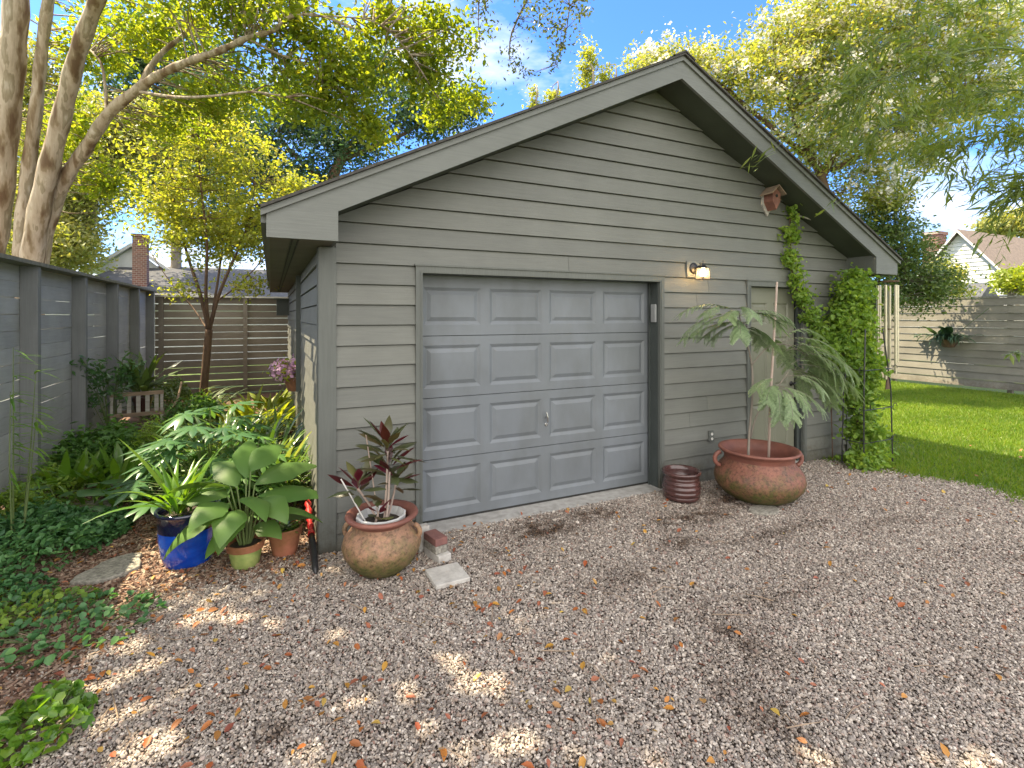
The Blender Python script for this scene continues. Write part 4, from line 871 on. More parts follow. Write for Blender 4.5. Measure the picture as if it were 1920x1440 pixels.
for i in range(22):
    t_ = i / 21; pts_.append((0.0, 0.42 + t_ * 0.50, 0.10 + t_ * 0.14)); rr.append(0.018 + (0.010 if i % 4 < 2 else 0))
k.tube(pts_, rr, 12); k.build('grip', M['red_plastic'], wand)

# ------------------------------------------------------------------ potted plants
ti = thing('ti_plant', 'burgundy and bronze-green strap-leaved plant on thin canes in the tan urn', 'plant', (0.37, -0.475, 0.37))
canes = MB(); lr = MB(); lg = MB()
heads = [((0.02, 0.0), (0.05, 0.02, 0.49), 1.05, 27), ((-0.02, 0.02), (-0.16, 0.03, 0.24), 0.95, 17), ((0.05, 0.03), (0.12, 0.05, 0.24), 0.85, 11), ((-0.05, -0.02), (-0.03, -0.05, 0.08), 0.5, 8), ((0.03, -0.02), (0.06, 0.0, 0.34), 1.0, 12)]
for (bx_, by_), top_, sc, nn in heads:
    canes.tube([(bx_, by_, -0.02), ((bx_ + top_[0]) / 2 + 0.005, (by_ + top_[1]) / 2, top_[2] / 2), top_], [0.009, 0.008, 0.007], 7)
    for i in range(nn):
        q = i / nn; az = i * 2.4 + rng.uniform(-0.3, 0.3); el = 0.2 + 1.15 * q + rng.uniform(-0.12, 0.12)
        base = (top_[0], top_[1], top_[2] - 0.06 + 0.10 * q)
        (lr if (rng.random() < 0.42 and q > 0.3) else lg).blade(base, az, el, rng.uniform(0.20, 0.29) * sc, 0.062 * (0.8 + 0.35 * sc), rng.uniform(0.4, 1.1), 7, 0.55, 0.35, roll=rng.uniform(-0.5, 0.5), stalk=0.14)
canes.build('cane', M['cane'], ti); lr.build('red_leaves', M['lf_ti_red'], ti, smooth=True); lg.build('green_leaves', M['lf_ti_green'], ti, smooth=True)
k = MB(); k.tube([(-0.12, -0.02, 0.02), (-0.28, 0.02, 0.33)], 0.005, 6); tag(k.build('plant_stake', M['white_plastic']), 'thin white stake leaning left out of the tan urn', 'stake').location = (0.37, -0.475, 0.37)
k = MB(); k.tube([(-0.01, 0.05, -0.02), (-0.10, 0.06, 0.62)], 0.005, 6); tag(k.build('plant_stake', M['cane']), 'tall thin stake rising behind the burgundy plant', 'stake').location = (0.37, -0.475, 0.37)

# feathery tree in the big urn
fe = thing('feathery_tree', 'young tree with feathery drooping grey-green fronds growing in the big red urn', 'plant', (4.06, -0.66, 0.16))
st = MB(); fr = MB()
def frond(m, st, p0, az, el, length, droop, pairs=15, wmax=0.16, rad=0.003):
    p = np.array(p0, float); e = el; st_pts = [p.copy()]; n_ = pairs + 3; ds_ = length / n_
    for i in range(n_):
        d = np.array([math.cos(az) * math.cos(e), math.sin(az) * math.cos(e), math.sin(e)]); side = np.array([-math.sin(az), math.cos(az), 0]); up = np.cross(side, d) * -1
        p = p + d * ds_; st_pts.append(p.copy()); e -= droop / n_
        if i >= 3:
            q = (i - 3) / pairs; L_ = wmax * 0.72 * (math.sin(math.pi * min(1, 0.22 + 0.78 * (1 - q) * 0.9 + 0.08)) * 0.85 + 0.15)
            for s_ in (-1, 1):
                pd_ = side * s_ * 0.86 + d * 0.42 - np.array([0, 0, 0.22]) + d * 0.35 + rng.normal(0, 0.13, 3); pd_ /= np.linalg.norm(pd_)
                k_ = int(9 + 6 * (L_ / wmax)); cr_ = np.cross(pd_, up); cr_ /= np.linalg.norm(cr_) + 1e-9
                for j in range(k_):
                    tq = (j + 0.6) / k_; c_ = p + pd_ * L_ * tq + np.array([0, 0, -0.25 * L_ * tq * tq]); lw = 0.0042; ll = 0.021 * (1 - 0.4 * tq)
                    for s2 in (-1, 1):
                        tip_ = c_ + cr_ * s2 * ll + pd_ * 0.005 - up * 0.003
                        m.add([c_ - pd_ * lw, c_ + pd_ * lw, tip_ + pd_ * lw * 0.6, tip_ - pd_ * lw * 0.6], [(0, 1, 2, 3)])
    st.tube(st_pts, rad, 4, cap=False)
def stem(pts_, r0, r1): st.tube(smooth_path(pts_, 4), [r0 + (r1 - r0) * i / (4 * (len(pts_) - 1)) for i in range(4 * (len(pts_) - 1) + 1)], 7)
# wood: main stem leaning, fork to the left spray and to the right sprays
stem([(-0.10, 0.0, 0), (-0.06, 0.02, 0.45), (0.03, 0.05, 0.9), (0.02, 0.06, 1.25), (-0.12, 0.04, 1.55), (-0.20, 0.02, 1.72)], 0.014, 0.006)
stem([(-0.03, 0.03, 0.45), (0.05, 0.0, 0.72), (0.22, -0.05, 0.92), (0.40, -0.08, 1.12)], 0.009, 0.005)
stem([(0.02, 0.05, 1.2), (0.2, 0.0, 1.38), (0.42, -0.05, 1.40), (0.62, -0.1, 1.30)], 0.007, 0.004)
FR_ = [((-0.20, 0.02, 1.72), 2.9, 0.35, 0.62, 1.3), ((-0.18, 0.02, 1.70), 3.4, 0.55, 0.50, 1.5), ((-0.16, 0.02, 1.66), 2.5, 0.1, 0.45, 1.0), ((-0.20, 0.0, 1.70), -0.6, 0.45, 0.55, 1.6), ((-0.15, 0.0, 1.6), 0.0, 0.1, 0.50, 1.1), ((-0.2, 0.02, 1.72), 3.9, 0.3, 0.4, 1.3),
                             ((0.40, -0.08, 1.12), 0.2, 0.35, 0.70, 1.9), ((0.38, -0.08, 1.08), -0.9, 0.2, 0.55, 1.7), ((0.3, -0.06, 1.0), 3.5, 0.3, 0.42, 1.6), ((0.28, -0.05, 0.96), -2.0, 0.15, 0.45, 1.8), ((0.25, -0.05, 0.95), -1.3, 0.0, 0.5, 1.5),
                             ((0.62, -0.1, 1.30), 0.1, 0.2, 0.80, 1.7), ((0.60, -0.1, 1.30), -0.5, 0.25, 0.78, 1.9), ((0.5, -0.08, 1.36), 0.5, 0.3, 0.75, 1.7), ((0.42, -0.05, 1.40), -0.2, 0.25, 0.95, 1.6), ((0.35, -0.03, 1.40), -0.8, 0.2, 0.7, 1.9), ((0.3, 0, 1.4), 0.25, 0.5, 0.8, 1.6), ((0.62, -0.1, 1.3), -1.2, 0.1, 0.55, 1.9), ((0.5, -0.1, 1.2), -0.3, 0.0, 0.85, 1.3), ((0.45, -0.1, 1.15), -0.05, -0.1, 0.75, 1.2)]
for (p0, az, el, L_, dr) in FR_:
    for rep in range(3): frond(fr, st, np.array(p0) + rng.normal(0, 0.03, 3), az + rng.normal(0, 0.22), el + rng.normal(0, 0.15), L_ * rng.uniform(0.7, 1.0), dr * rng.uniform(0.7, 1.0), pairs=12, rad=0.002)
st.build('stem', M['bark_grey'], fe, smooth=True); fr.build('fronds', M['lf_mimosa'], fe)
k = MB(); k.tube([(0.10, -0.02, 0.0), (0.16, 0.0, 0.8), (0.37, 0.08, 2.06)], [0.014, 0.013, 0.011], 8); o = tag(k.build('support_pole', M['cane'], smooth=True), 'tall thin pinkish pole propped in the big red urn in front of the walk-through door', 'pole'); o.location = (4.13, -0.66, 0.16)

# strap plant in blue pot, ginger in green pot, small plant in terracotta pot
sp_ = thing('strap_leaf_plant', 'arching bright green strap-leaved plant in the blue pot', 'plant', (-0.98, 0.30, 0.37)); k = MB()
for i in range(34):
    a = rng.uniform(0, 6.28); k.blade((rng.normal(0, 0.04), rng.normal(0, 0.04), 0), a, rng.uniform(0.95, 1.5), rng.uniform(0.38, 0.62), 0.045, rng.uniform(0.3, 1.5), 8, 0.45, 0.45)
k.blade((0, 0, 0), 2.7, 1.1, 0.75, 0.055, 0.5, 8, 0.4, 0.4); k.blade((0, 0, 0), 3.6, 0.7, 0.62, 0.06, 1.2, 8, 0.5, 0.3)
k.build('leaves', M['lf_strap'], sp_, smooth=True)
gi_ = thing('ginger_plant', 'broad-leaved green plant with large paddle leaves in the mossy green pot', 'plant', (-0.53, 0.04, 0.15)); k = MB(); s2 = MB()
specs = [(-0.12, 0.05, 0.42, 2.6, 0.35, 0.46, 0.19, 1.2), (-0.14, -0.04, 0.30, 3.3, 0.1, 0.44, 0.20, 1.5), (0.06, 0.03, 0.50, 0.4, 0.45, 0.50, 0.17, 0.9), (0.08, 0.02, 0.40, -0.1, 0.2, 0.50, 0.17, 0.8), (0.10, -0.02, 0.30, -0.3, 0.2, 0.46, 0.16, 1.1), (0.0, 0.08, 0.55, 1.5, 0.9, 0.42, 0.16, 0.9),
         (-0.04, -0.07, 0.34, -1.9, 0.35, 0.36, 0.17, 1.8), (0.02, -0.05, 0.42, -1.2, 0.5, 0.36, 0.16, 1.7), (-0.06, 0.04, 0.5, 2.1, 0.8, 0.38, 0.15, 1.1), (0.12, 0.03, 0.22, 0.1, 0.0, 0.36, 0.15, 0.6), (-0.02, -0.06, 0.20, -2.6, 0.1, 0.30, 0.14, 1.4), (0.05, 0.0, 0.15, -0.7, 0.3, 0.26, 0.12, 1.3), (-0.1, 0.0, 0.52, 3.0, 0.5, 0.4, 0.16, 1.2), (0.03, 0.1, 0.6, 0.9, 0.7, 0.4, 0.15, 1.0)]
specs = [(x, y, z * 0.86, az, el, L_ * 1.08, w * 1.12, dr) for x, y, z, az, el, L_, w, dr in specs] + [(-0.1, -0.05, 0.34, 3.9, 0.4, 0.36, 0.18, 1.5), (0.07, -0.05, 0.33, -0.9, 0.3, 0.38, 0.18, 1.4), (-0.03, -0.08, 0.26, -2.1, 0.2, 0.36, 0.19, 1.9)]
for (x, y, z, az, el, L_, w, dr) in specs:
    s2.tube([(x * 0.25, y * 0.25, 0.0), (x * 0.6, y * 0.6, z * 0.6), (x, y, z)], [0.007, 0.006, 0.005], 6)
    k.blade((x, y, z), az, el, L_, w * 1.3, dr, 9, 0.42, 0.22, roll=rng.uniform(-0.5, 0.5))
k.build('leaves', M['lf_ginger'], gi_, smooth=True); s2.build('stems', M['stem_green'], gi_)
ss = thing('seedling_plant', 'low sprouting greenery in the terracotta pot', 'plant', (-0.262, 0.11, 0.18)); k = MB()
for i in range(42):
    a = rng.uniform(0, 6.28); k.blade((rng.normal(0, 0.05), rng.normal(0, 0.04), 0), a, rng.uniform(0.1, 1.2), rng.uniform(0.07, 0.16), 0.035, 1.0, 4, 0.45, 0.3)
k.build('leaves', M['lf_glossy'], ss, smooth=True)

# ------------------------------------------------------------------ garden bed planting
def palmate(m, c, nrm_az, tilt, r, lobes=8):
    """a fan of pointed lobes around one point"""
    for q in range(lobes):
        a = nrm_az + (q - (lobes - 1) / 2) * (4.9 / lobes)
        l = r * (1 - 0.28 * abs(q - (lobes - 1) / 2) / (lobes / 2))
        el = tilt * math.cos(a - nrm_az) + rng.uniform(-0.08, 0.08)
        m.blade(c, a, el, l, l * 0.27, 0.6, 5, 0.55, 0.25)
def palmate_bush(name, label, x, y, r, h, nl, mat='lf_palmate', size=0.16):
    T = thing(name, label, 'plant', (x, y, 0)); m_ = MB(); s_ = MB()
    for i in range(nl):
        a = rng.uniform(0, 6.28); q = rng.uniform(0.15, 1) ** 0.6; zz = h * (1 - 0.75 * q ** 2) * rng.uniform(0.7, 1.05); c_ = (r * q * math.cos(a), r * q * math.sin(a), zz)
        s_.tube([(c_[0] * 0.15, c_[1] * 0.15, 0), (c_[0] * 0.5, c_[1] * 0.5, zz * 0.75), c_], 0.004, 4, cap=False)
        palmate(m_, c_, a, rng.uniform(-0.5, 0.2), size * rng.uniform(0.7, 1.15))
    m_.build('leaves', M[mat], T, smooth=True); s_.build('stems', M['stem_green'], T); return T
palmate_bush('palmate_shrub', 'tall shrub with dark palmate leaves catching sun behind the blue pot', -0.88, 1.35, 0.62, 1.14, 80, size=0.25)
palmate_bush('palmate_shrub', 'lower palmate-leaved shrub tucked right of the tall one, lit white by the sun', -0.55, 0.95, 0.42, 0.80, 50, 'lf_bed', 0.19)
def blade_bush(name, label, x, y, r, h, n_, w, mat, rise=(0.6, 1.4), droop=(0.6, 1.6), nseg=6):
    T = thing(name, label, 'plant', (x, y, 0)); m_ = MB()
    for i in range(n_):
        a = rng.uniform(0, 6.28); q = rng.uniform(0, 1) ** 0.5
        m_.blade((r * q * math.cos(a), r * q * math.sin(a), rng.uniform(0, h * 0.35)), a + rng.uniform(-0.7, 0.7), rng.uniform(*rise), h * rng.uniform(0.55, 1.1), w * rng.uniform(0.7, 1.2), rng.uniform(*droop), nseg, 0.45, 0.3)
    m_.build('leaves', M[mat], T, smooth=True); return T
blade_bush('cast_iron_plant', 'clump of glossy narrow upright leaves against the sunlit garage side wall', -0.34, 1.15, 0.24, 0.78, 150, 0.05, 'lf_glossy')
blade_bush('cast_iron_plant', 'second clump of glossy narrow leaves farther along the side wall below the flower basket', -0.42, 2.05, 0.34, 0.78, 190, 0.05, 'lf_glossy')
blade_bush('cast_iron_plant', 'dense glossy-leaved clump in the middle of the bed, bright with sun', -0.85, 2.9, 0.5, 0.72, 210, 0.055, 'lf_glossy')
blade_bush('hosta', 'lime green low clump lit up in front of the back fence', -0.55, 4.6, 0.55, 0.62, 130, 0.09, 'lf_lime')
blade_bush('hosta', 'lime green clump nearest the garage wall at the back of the bed', -0.35, 6.2, 0.35, 0.55, 90, 0.09, 'lf_lime')
blade_bush('dark_fern', 'dark shaded strap-leaved clump at the foot of the slim tree', -1.75, 6.4, 0.6, 0.8, 150, 0.04, 'lf_bush', (0.3, 1.2), (1.0, 2.2))
blade_bush('hart_fern', 'upright tongue-leaved fern beside the fence post, left of the path of mulch', -2.2, 2.45, 0.16, 0.48, 26, 0.09, 'lf_strap', (0.8, 1.4), (0.3, 0.9), 6)
blade_bush('hart_fern', 'second tongue-leaved fern, just right of the first, nearer the blue pot', -1.78, 2.35, 0.16, 0.50, 28, 0.09, 'lf_strap', (0.8, 1.4), (0.3, 0.9), 6)
blade_bush('hart_fern', 'small tongue-leaved fern by the pale rock at the mulch edge', -1.62, 1.75, 0.10, 0.30, 14, 0.07, 'lf_strap', (0.6, 1.3), (0.3, 0.9), 6)
blade_bush('cut_grass_clump', 'low pale strap-leaved tuft at the extreme left edge of the bed', -2.05, -0.02, 0.12, 0.22, 36, 0.022, 'lf_lime', (0.2, 0.9), (0.5, 1.2), 5)
ee = thing('arrowhead_plant', 'low plant with large heart-shaped blue-green leaves beside the first fence post', 'plant', (-2.12, 1.85, 0)); k = MB(); s2 = MB()
for (x, y, z, az, el, L_, w) in [(0.12, -0.05, 0.22, -0.2, 0.0, 0.34, 0.26), (-0.15, -0.05, 0.30, 3.6, 0.1, 0.30, 0.2), (0.28, 0.0, 0.26, 0.3, 0.1, 0.26, 0.18), (-0.05, -0.2, 0.13, -1.6, 0.0, 0.2, 0.16), (0.3, -0.25, 0.12, -0.8, 0, 0.18, 0.14), (-0.2, 0.1, 0.2, 2.6, 0.2, 0.22, 0.16)]:
    s2.tube([(0, 0, 0), (x * 0.6, y * 0.6, z), (x, y, z)], 0.005, 5)
    for s_ in (-1, 1): k.blade((x - 0.02, y, z), az + s_ * 2.6, -0.1, L_ * 0.35, w * 0.5, 0.2, 4, 0.4, 0.1)
    k.blade((x, y, z), az, el, L_, w, 0.5, 8, 0.22, 0.15)
k.build('leaves', M['lf_palmate'], ee, smooth=True); s2.build('stems', M['stem_green'], ee)
def leaf_mound(name, label, x, y, rx, ry, h, n_, size, mat, asp=0.5, cat='plant', stems=True):
    T = thing(name, label, cat, (x, y, 0))
    a = rng.uniform(0, 6.28, n_); q = np.sqrt(rng.uniform(0, 1, n_)); lump = 0.75 + 0.35 * np.sin(a * 3 + x * 7) * q + rng.normal(0, 0.12, n_)
    pos = np.stack([rx * q * np.cos(a), ry * q * np.sin(a), 0.02 + np.abs(h * np.sqrt(np.maximum(0, 1 - q ** 2)) * lump * rng.uniform(0.35, 1, n_) ** 0.35)], 1)
    V, F = leaf_arrays(pos, size, asp, 0.8, fine=True); np_mesh('leaves', V, F, M[mat], T)
    if stems:
        s_ = MB()
        for i in range(0, n_, max(1, n_ // 60)): s_.tube([(pos[i, 0] * 0.5, pos[i, 1] * 0.5, 0), pos[i]], 0.0025, 4, cap=False)
        s_.build('stems', M['stem_green'], T)
    return T
leaf_mound('ground_cover_shrub', 'dense dark green small-leaved mound spilling from the fence at the left edge', -2.15, 0.95, 0.62, 0.62, 0.34, 3600, 0.055, 'lf_jasmine')
leaf_mound('ground_cover_shrub', 'paler fluffy small-leaved mound against the fence behind the dark one', -2.35, 1.5, 0.34, 0.4, 0.42, 1500, 0.04, 'lf_vine', 0.6)
leaf_mound('ground_cover_shrub', 'narrow dark leafy tongue of ground cover reaching toward the stepping stone', -1.78, 1.15, 0.34, 0.36, 0.20, 1300, 0.05, 'lf_jasmine')
leaf_mound('ground_cover_shrub', 'bright leafy bush low against the fence between its first two posts', -2.38, 2.35, 0.25, 0.5, 0.34, 1100, 0.05, 'lf_vine', 0.5)
leaf_mound('ground_cover_shrub', 'leafy green growth along the fence foot between the tongue-leaved ferns and the bench', -2.25, 3.0, 0.35, 0.35, 0.45, 1200, 0.065, 'lf_bed', 0.5)
blade_bush('hart_fern', 'broad spiky fern tuft in the mulch right of the large arrowhead leaves', -1.95, 2.0, 0.14, 0.36, 30, 0.05, 'lf_strap', (0.4, 1.3), (0.5, 1.4), 6)
leaf_mound('wild_strawberry', 'sprawling small-leaved green patch in the litter at the left edge, above the bluish patch', -1.95, 0.12, 0.30, 0.26, 0.14, 420, 0.045, 'lf_jasmine', 0.7)
leaf_mound('wild_strawberry', 'low patch of lobed bluish leaves in the bed at the lower left edge', -1.42, -0.42, 0.46, 0.36, 0.09, 260, 0.045, 'lf_jasmine', 0.85)
leaf_mound('wild_strawberry', 'pale green low patch in the bed just below the dark ground cover', -1.66, -0.1, 0.30, 0.22, 0.10, 170, 0.04, 'lf_vine', 0.8)
leaf_mound('wild_strawberry', 'small leafy patch in the bottom left corner beside the gravel', -1.30, -1.28, 0.20, 0.24, 0.12, 240, 0.055, 'lf_strap', 0.7)
leaf_mound('bed_shrub', 'dark green bushy growth in front of the slatted bench', -2.15, 3.35, 0.5, 0.7, 0.62, 2600, 0.07, 'lf_bed')
leaf_mound('bed_shrub', 'yellow-green feathery bush in the middle of the bed beside the bench', -1.6, 3.3, 0.4, 0.6, 0.66, 2200, 0.05, 'lf_vine', 0.35)
leaf_mound('bed_shrub', 'leafy green shrub between the bench and the palmate shrub', -1.35, 4.6, 0.5, 0.7, 0.75, 1700, 0.07, 'lf_bed')
leaf_mound('bed_shrub', 'low green filler around the base of the palmate shrub', -1.1, 2.0, 0.6, 0.7, 0.5, 2200, 0.06, 'lf_bed')
leaf_mound('bed_shrub', 'shaded shrub filling the far left corner where the two fences meet', -2.15, 7.6, 0.45, 0.9, 0.7, 1400, 0.07, 'lf_bush')
# bench with potted plants
be = thing('slatted_bench', 'small weathered wooden bench with grey slats, half buried in plants', 'bench', (-2.12, 4.72, 0), rz=R(8))
k = MB()
for i in range(5): k.box(-0.20 + i * 0.105, -0.15 + i * 0.105, -0.26, -0.245, 0.50, 0.74)
k.build('slats', M['wood_grey'], be)
k = MB(); k.box(-0.28, 0.33, -0.275, -0.235, 0.74, 0.79); k.box(-0.28, 0.33, -0.275, -0.235, 0.45, 0.50); k.build('rail', M['wood_raw'], be)
for i in range(6):
    k = MB(); k.box(-0.26, 0.32, -0.22 + i * 0.09, -0.15 + i * 0.09, 0.44, 0.46); k.build('seat_slat', M['wood_raw'], be)
for x in (-0.28, 0.29):
    for y in (-0.27, 0.27):
        k = MB(); k.box(x, x + 0.035, y - 0.0, y + 0.035, 0, 0.74 if y < 0 else 0.44); k.build('leg', M['wood_grey'], be)
k = MB(); k.tube([(0.31, -0.25, 0.45), (0.42, -0.15, 0.5), (0.50, 0.0, 0.62), (0.55, 0.12, 0.85)], 0.016, 6); k.build('arm', M['wood_raw'], be)
bpt = clay_pot('flower_pot', 'dark pot on the slatted bench, mostly hidden by its leaves', -2.06, 4.78, 0.13, 0.22, 'glaze_brown', 'glaze_brown'); bpt.location = (-2.06, 4.78, 0.461)
pl = blade_bush('peace_lily', 'broad dark leaves and one pale bloom rising from the pot on the bench', -2.06, 4.78, 0.10, 0.62, 34, 0.10, 'lf_bush', (0.5, 1.4), (0.5, 1.6)); pl.location = (-2.06, 4.78, 0.65)
k = MB(); k.tube([(0, 0, 0.2), (0.25, 0.1, 0.40)], 0.005, 5); k.blade((0.25, 0.1, 0.40), 0.4, 0.6, 0.28, 0.10, 0.3, 6, 0.45, 0.5); k.build('bloom', M['petal_white'], pl)
tv = thing('trailing_bush', 'wispy grey-green leafy shrub climbing the fence behind the bench', 'plant', (-2.38, 4.5, 0)); ppos = []
s_ = MB()
for i in range(16):
    a = rng.uniform(-0.6, 1.0); h_ = rng.uniform(0.8, 1.35); pth = [np.array([0, 0, 0.2]), np.array([0.15 * a, 0.25 * a - 0.1, h_ * 0.7]), np.array([0.35 * a, 0.3 * a - 0.2 + rng.uniform(-0.3, 0.3), h_])]
    s_.tube(pth, 0.004, 4, cap=False)
    for q in range(42):
        t_ = rng.uniform(0.2, 1.05); c_ = pth[1] * (1 - t_) + pth[2] * t_; ppos.append(c_ + rng.normal(0, 0.05, 3))
V, F = leaf_arrays(np.array(ppos), 0.09, 0.32, 0.3); np_mesh('leaves', V, F, M['lf_palmate'], tv); s_.build('stems', M['stem_green'], tv)
# bamboo sprig at the left edge
bs = thing('bamboo_sprig', 'thin bamboo shoots with long narrow leaves poking in at the left edge by the fence', 'plant', (-2.12, 0.85, 0)); s_ = MB(); k = MB()
for i, (dx, dy, h_) in enumerate([(0, 0, 1.62), (0.1, 0.1, 1.45), (0.02, -0.1, 1.3), (0.12, 0.05, 1.1)]):
    s_.tube([(0.3 * dx, 0.3 * dy, 0), (dx * 0.7, dy, h_ * 0.6), (dx, dy, h_)], [0.006, 0.005, 0.002], 5)
    for q in range(26):
        zz = h_ * rng.uniform(0.45, 1.0); k.blade((dx * 0.9, dy, zz), rng.uniform(-1.2, 1.2), rng.uniform(-0.3, 0.5), rng.uniform(0.14, 0.24), 0.022, 0.7, 5, 0.3, 0.2)
k.build('leaves', M['lf_strap'], bs); s_.build('stems', M['stem_green'], bs)
# flower basket on the side wall
fb = thing('flower_basket', 'brown wall basket overflowing with lilac flowers on the garage side wall', 'planter', (-0.03, 3.15, 0.86))
k = MB(); n_ = 12; vs = []
for (rr_, z) in ((0.11, 0.0), (0.17, 0.19)):
    for i in range(n_ + 1):
        a = math.pi / 2 + math.pi * i / n_; vs.append((rr_ * 1.15 * math.cos(a), rr_ * math.sin(a), z))
k.add(vs, [(i, i + 1, i + n_ + 2, i + n_ + 1) for i in range(n_)] + [tuple(range(n_, -1, -1)), (0, n_ + 1, 2 * n_ + 1, n_)]); k.add([vs[i + n_ + 1] for i in range(n_ + 1)], [tuple(range(n_ + 1))])
k.build('basket', M['basket_brown'], fb)
k = MB(); k.tube([(0.0, -0.18, 0.19)] + [(1.2 * 0.17 * math.cos(math.pi * 1.5 - math.pi * i / 10 + 0), 0.18 * math.sin(math.pi * 1.5 - math.pi * i / 10), 0.19) for i in range(11)], 0.010, 6); k.build('rim', M['wood_raw'], fb)
pos = np.stack([-np.abs(rng.normal(0.13, 0.09, 520)), rng.normal(0, 0.13, 520), 0.24 + rng.normal(0.05, 0.07, 520)], 1)
V, F = leaf_arrays(pos[:340], 0.06, 0.7, 0.3); np_mesh('blossoms', V, F, M['petal_pink'], fb); V, F = leaf_arrays(pos[340:], 0.08, 0.4, 0.3); np_mesh('leaves', V, F, M['lf_lime'], fb)
k = MB()
for i in range(12): k.blade((-0.08, rng.normal(0, 0.06), 0.2), rng.uniform(1.5, 4.7), rng.uniform(0.8, 1.4), rng.uniform(0.18, 0.30), 0.05, 0.5, 5, 0.5, 0.3)
k.build('upright_leaves', M['lf_vine'], fb)

# ------------------------------------------------------------------ climbers and trellis
tr = thing('trellis', 'black metal obelisk trellis with curled wires at the garage right corner', 'trellis', (6.38, -0.42, 0))
k = MB(); TW = 0.30
for sx in (-1, 1):
    for sy in (-1, 1): k.tube([(sx * TW, sy * 0.13, 0), (sx * TW * 0.93, sy * 0.12, 0.95), (sx * TW * 0.6, sy * 0.08, 1.7)], 0.008, 6)
k.build('legs', M['black_metal'], tr)
for z in (0.32, 0.72, 1.2):
    k = MB(); f_ = 1 - 0.07 * z; pts_ = [(-TW * f_, -0.13, z), (TW * f_, -0.13, z), (TW * f_, 0.13, z), (-TW * f_, 0.13, z), (-TW * f_, -0.13, z)]; k.tube(pts_, 0.006, 6)
    for s_ in (-1, 1):
        cx_ = s_ * (TW + 0.05); k.tube([(cx_ + 0.045 * math.cos(a), -0.13, z + 0.045 * math.sin(a)) for a in np.linspace(0, 5, 12)], 0.004, 5)
    k.build('ring', M['black_metal'], tr)
def vine(name, label, ells, n_clump, per, spread, size, stems_):
    T = thing(name, label, 'vine'); C_, o_ = crown('leaves', ells, n_clump, per, spread, size, M['lf_vine'], T, asp=0.6, up=0.1, shell=0.1)
    s_ = MB()
    for p_ in stems_: s_.tube(smooth_path(p_, 3), 0.007, 5)
    twigs(s_, [q for p_ in stems_ for q in smooth_path(p_, 3)], C_, 0.004, 0.5, 4)
    s_.build('stems', M['bark_brown'], T); return T
vine('trellis_vine', 'big bushy bright green climber swallowing the trellis at the right corner', [((6.38, -0.24, 2.14), (0.30, 0.18, 0.28)), ((6.30, -0.24, 1.78), (0.32, 0.18, 0.32)), ((6.50, -0.26, 1.66), (0.22, 0.18, 0.40)), ((6.10, -0.24, 1.45), (0.26, 0.16, 0.24)), ((6.42, -0.32, 1.22), (0.34, 0.20, 0.34)), ((6.34, -0.36, 0.85), (0.20, 0.18, 0.36)), ((6.36, -0.40, 0.36), (0.18, 0.16, 0.25)), ((6.15, -0.5, 0.10), (0.26, 0.13, 0.10)), ((6.42, -0.46, 0.12), (0.20, 0.15, 0.14))],
     520, 24, 0.06, 0.062, [[(6.3, -0.35, 0), (6.35, -0.3, 0.8), (6.3, -0.25, 1.5), (6.4, -0.22, 2.2)], [(6.2, -0.4, 0), (6.45, -0.35, 0.7), (6.45, -0.3, 1.6)]])
vine('wall_vine', 'narrow strand of bright green vine climbing the wall above the walk-through door', [((5.44, -0.07, 3.12), (0.06, 0.05, 0.16)), ((5.44, -0.07, 2.86), (0.13, 0.06, 0.15)), ((5.45, -0.07, 2.60), (0.11, 0.06, 0.17)), ((5.50, -0.08, 2.32), (0.09, 0.06, 0.16)), ((5.62, -0.09, 2.10), (0.13, 0.07, 0.14)), ((5.75, -0.10, 1.86), (0.13, 0.08, 0.16)), ((5.95, -0.13, 1.62), (0.20, 0.10, 0.18)), ((6.1, -0.15, 1.45), (0.2, 0.10, 0.2))],
     170, 17, 0.04, 0.050, [[(6.2, -0.1, 0.0), (6.1, -0.1, 1.4), (5.75, -0.08, 1.85), (5.5, -0.06, 2.3), (5.45, -0.05, 2.7), (5.44, -0.05, 3.15)]])

# ------------------------------------------------------------------ trees
# crape myrtle behind the left fence
cm = thing('crape_myrtle', 'multi-stemmed tree with smooth peeling tan bark behind the left fence, bright backlit leaves', 'tree')
tk = MB(); D = 6.7; skel = []
def px_limb(pp_, r0, r1, n=12, sub=5):
    pts_ = smooth_path([P(a, b_, d) if not isinstance(a, tuple) else np.array(a) for a, b_, d in pp_], sub)
    k_ = len(pts_); rad = [r0 + (r1 - r0) * (i / (k_ - 1)) ** 0.8 + 0.10 * r0 * math.sin(i * 1.7) * 0.5 for i in range(k_)]
    tk.tube(pts_, rad, n); skel.extend(pts_); return pts_
base = (-3.35, 4.55, 0.0)
px_limb([((-3.95, 4.95, 0.0), 0, 0), (-28, 520, D), (-8, 400, D), (8, 250, D), (24, 100, D), (30, -40, D), (10, -260, D)], 0.19, 0.12, 14)
px_limb([(base, 0, 0), (42, 560, D), (40, 450, D), (52, 330, D + .1), (68, 200, D + .1), (80, 80, D + .1), (98, -60, D), (110, -220, D)], 0.105, 0.055, 12)
px_limb([(base, 0, 0), (55, 560, D - .1), (66, 440, D - .15), (88, 330, D - .2), (118, 210, D - .2), (146, 100, D - .3), (182, 0, D - .4), (230, -120, D - .6), (300, -280, D - 1)], 0.145, 0.07, 14)
px_limb([(base, 0, 0), (70, 540, D), (84, 440, D), (120, 340, D), (160, 280, D), (205, 212, D - .1), (262, 165, D - .2), (300, 140, D - .3), (352, 116, D - .4), (410, 96, D - .6), (462, 72, D - .7), (512, 58, D - .8), (545, 32, D - .9), (600, 30, D - 1), (680, 60, D - 1.2)], 0.115, 0.008, 12)
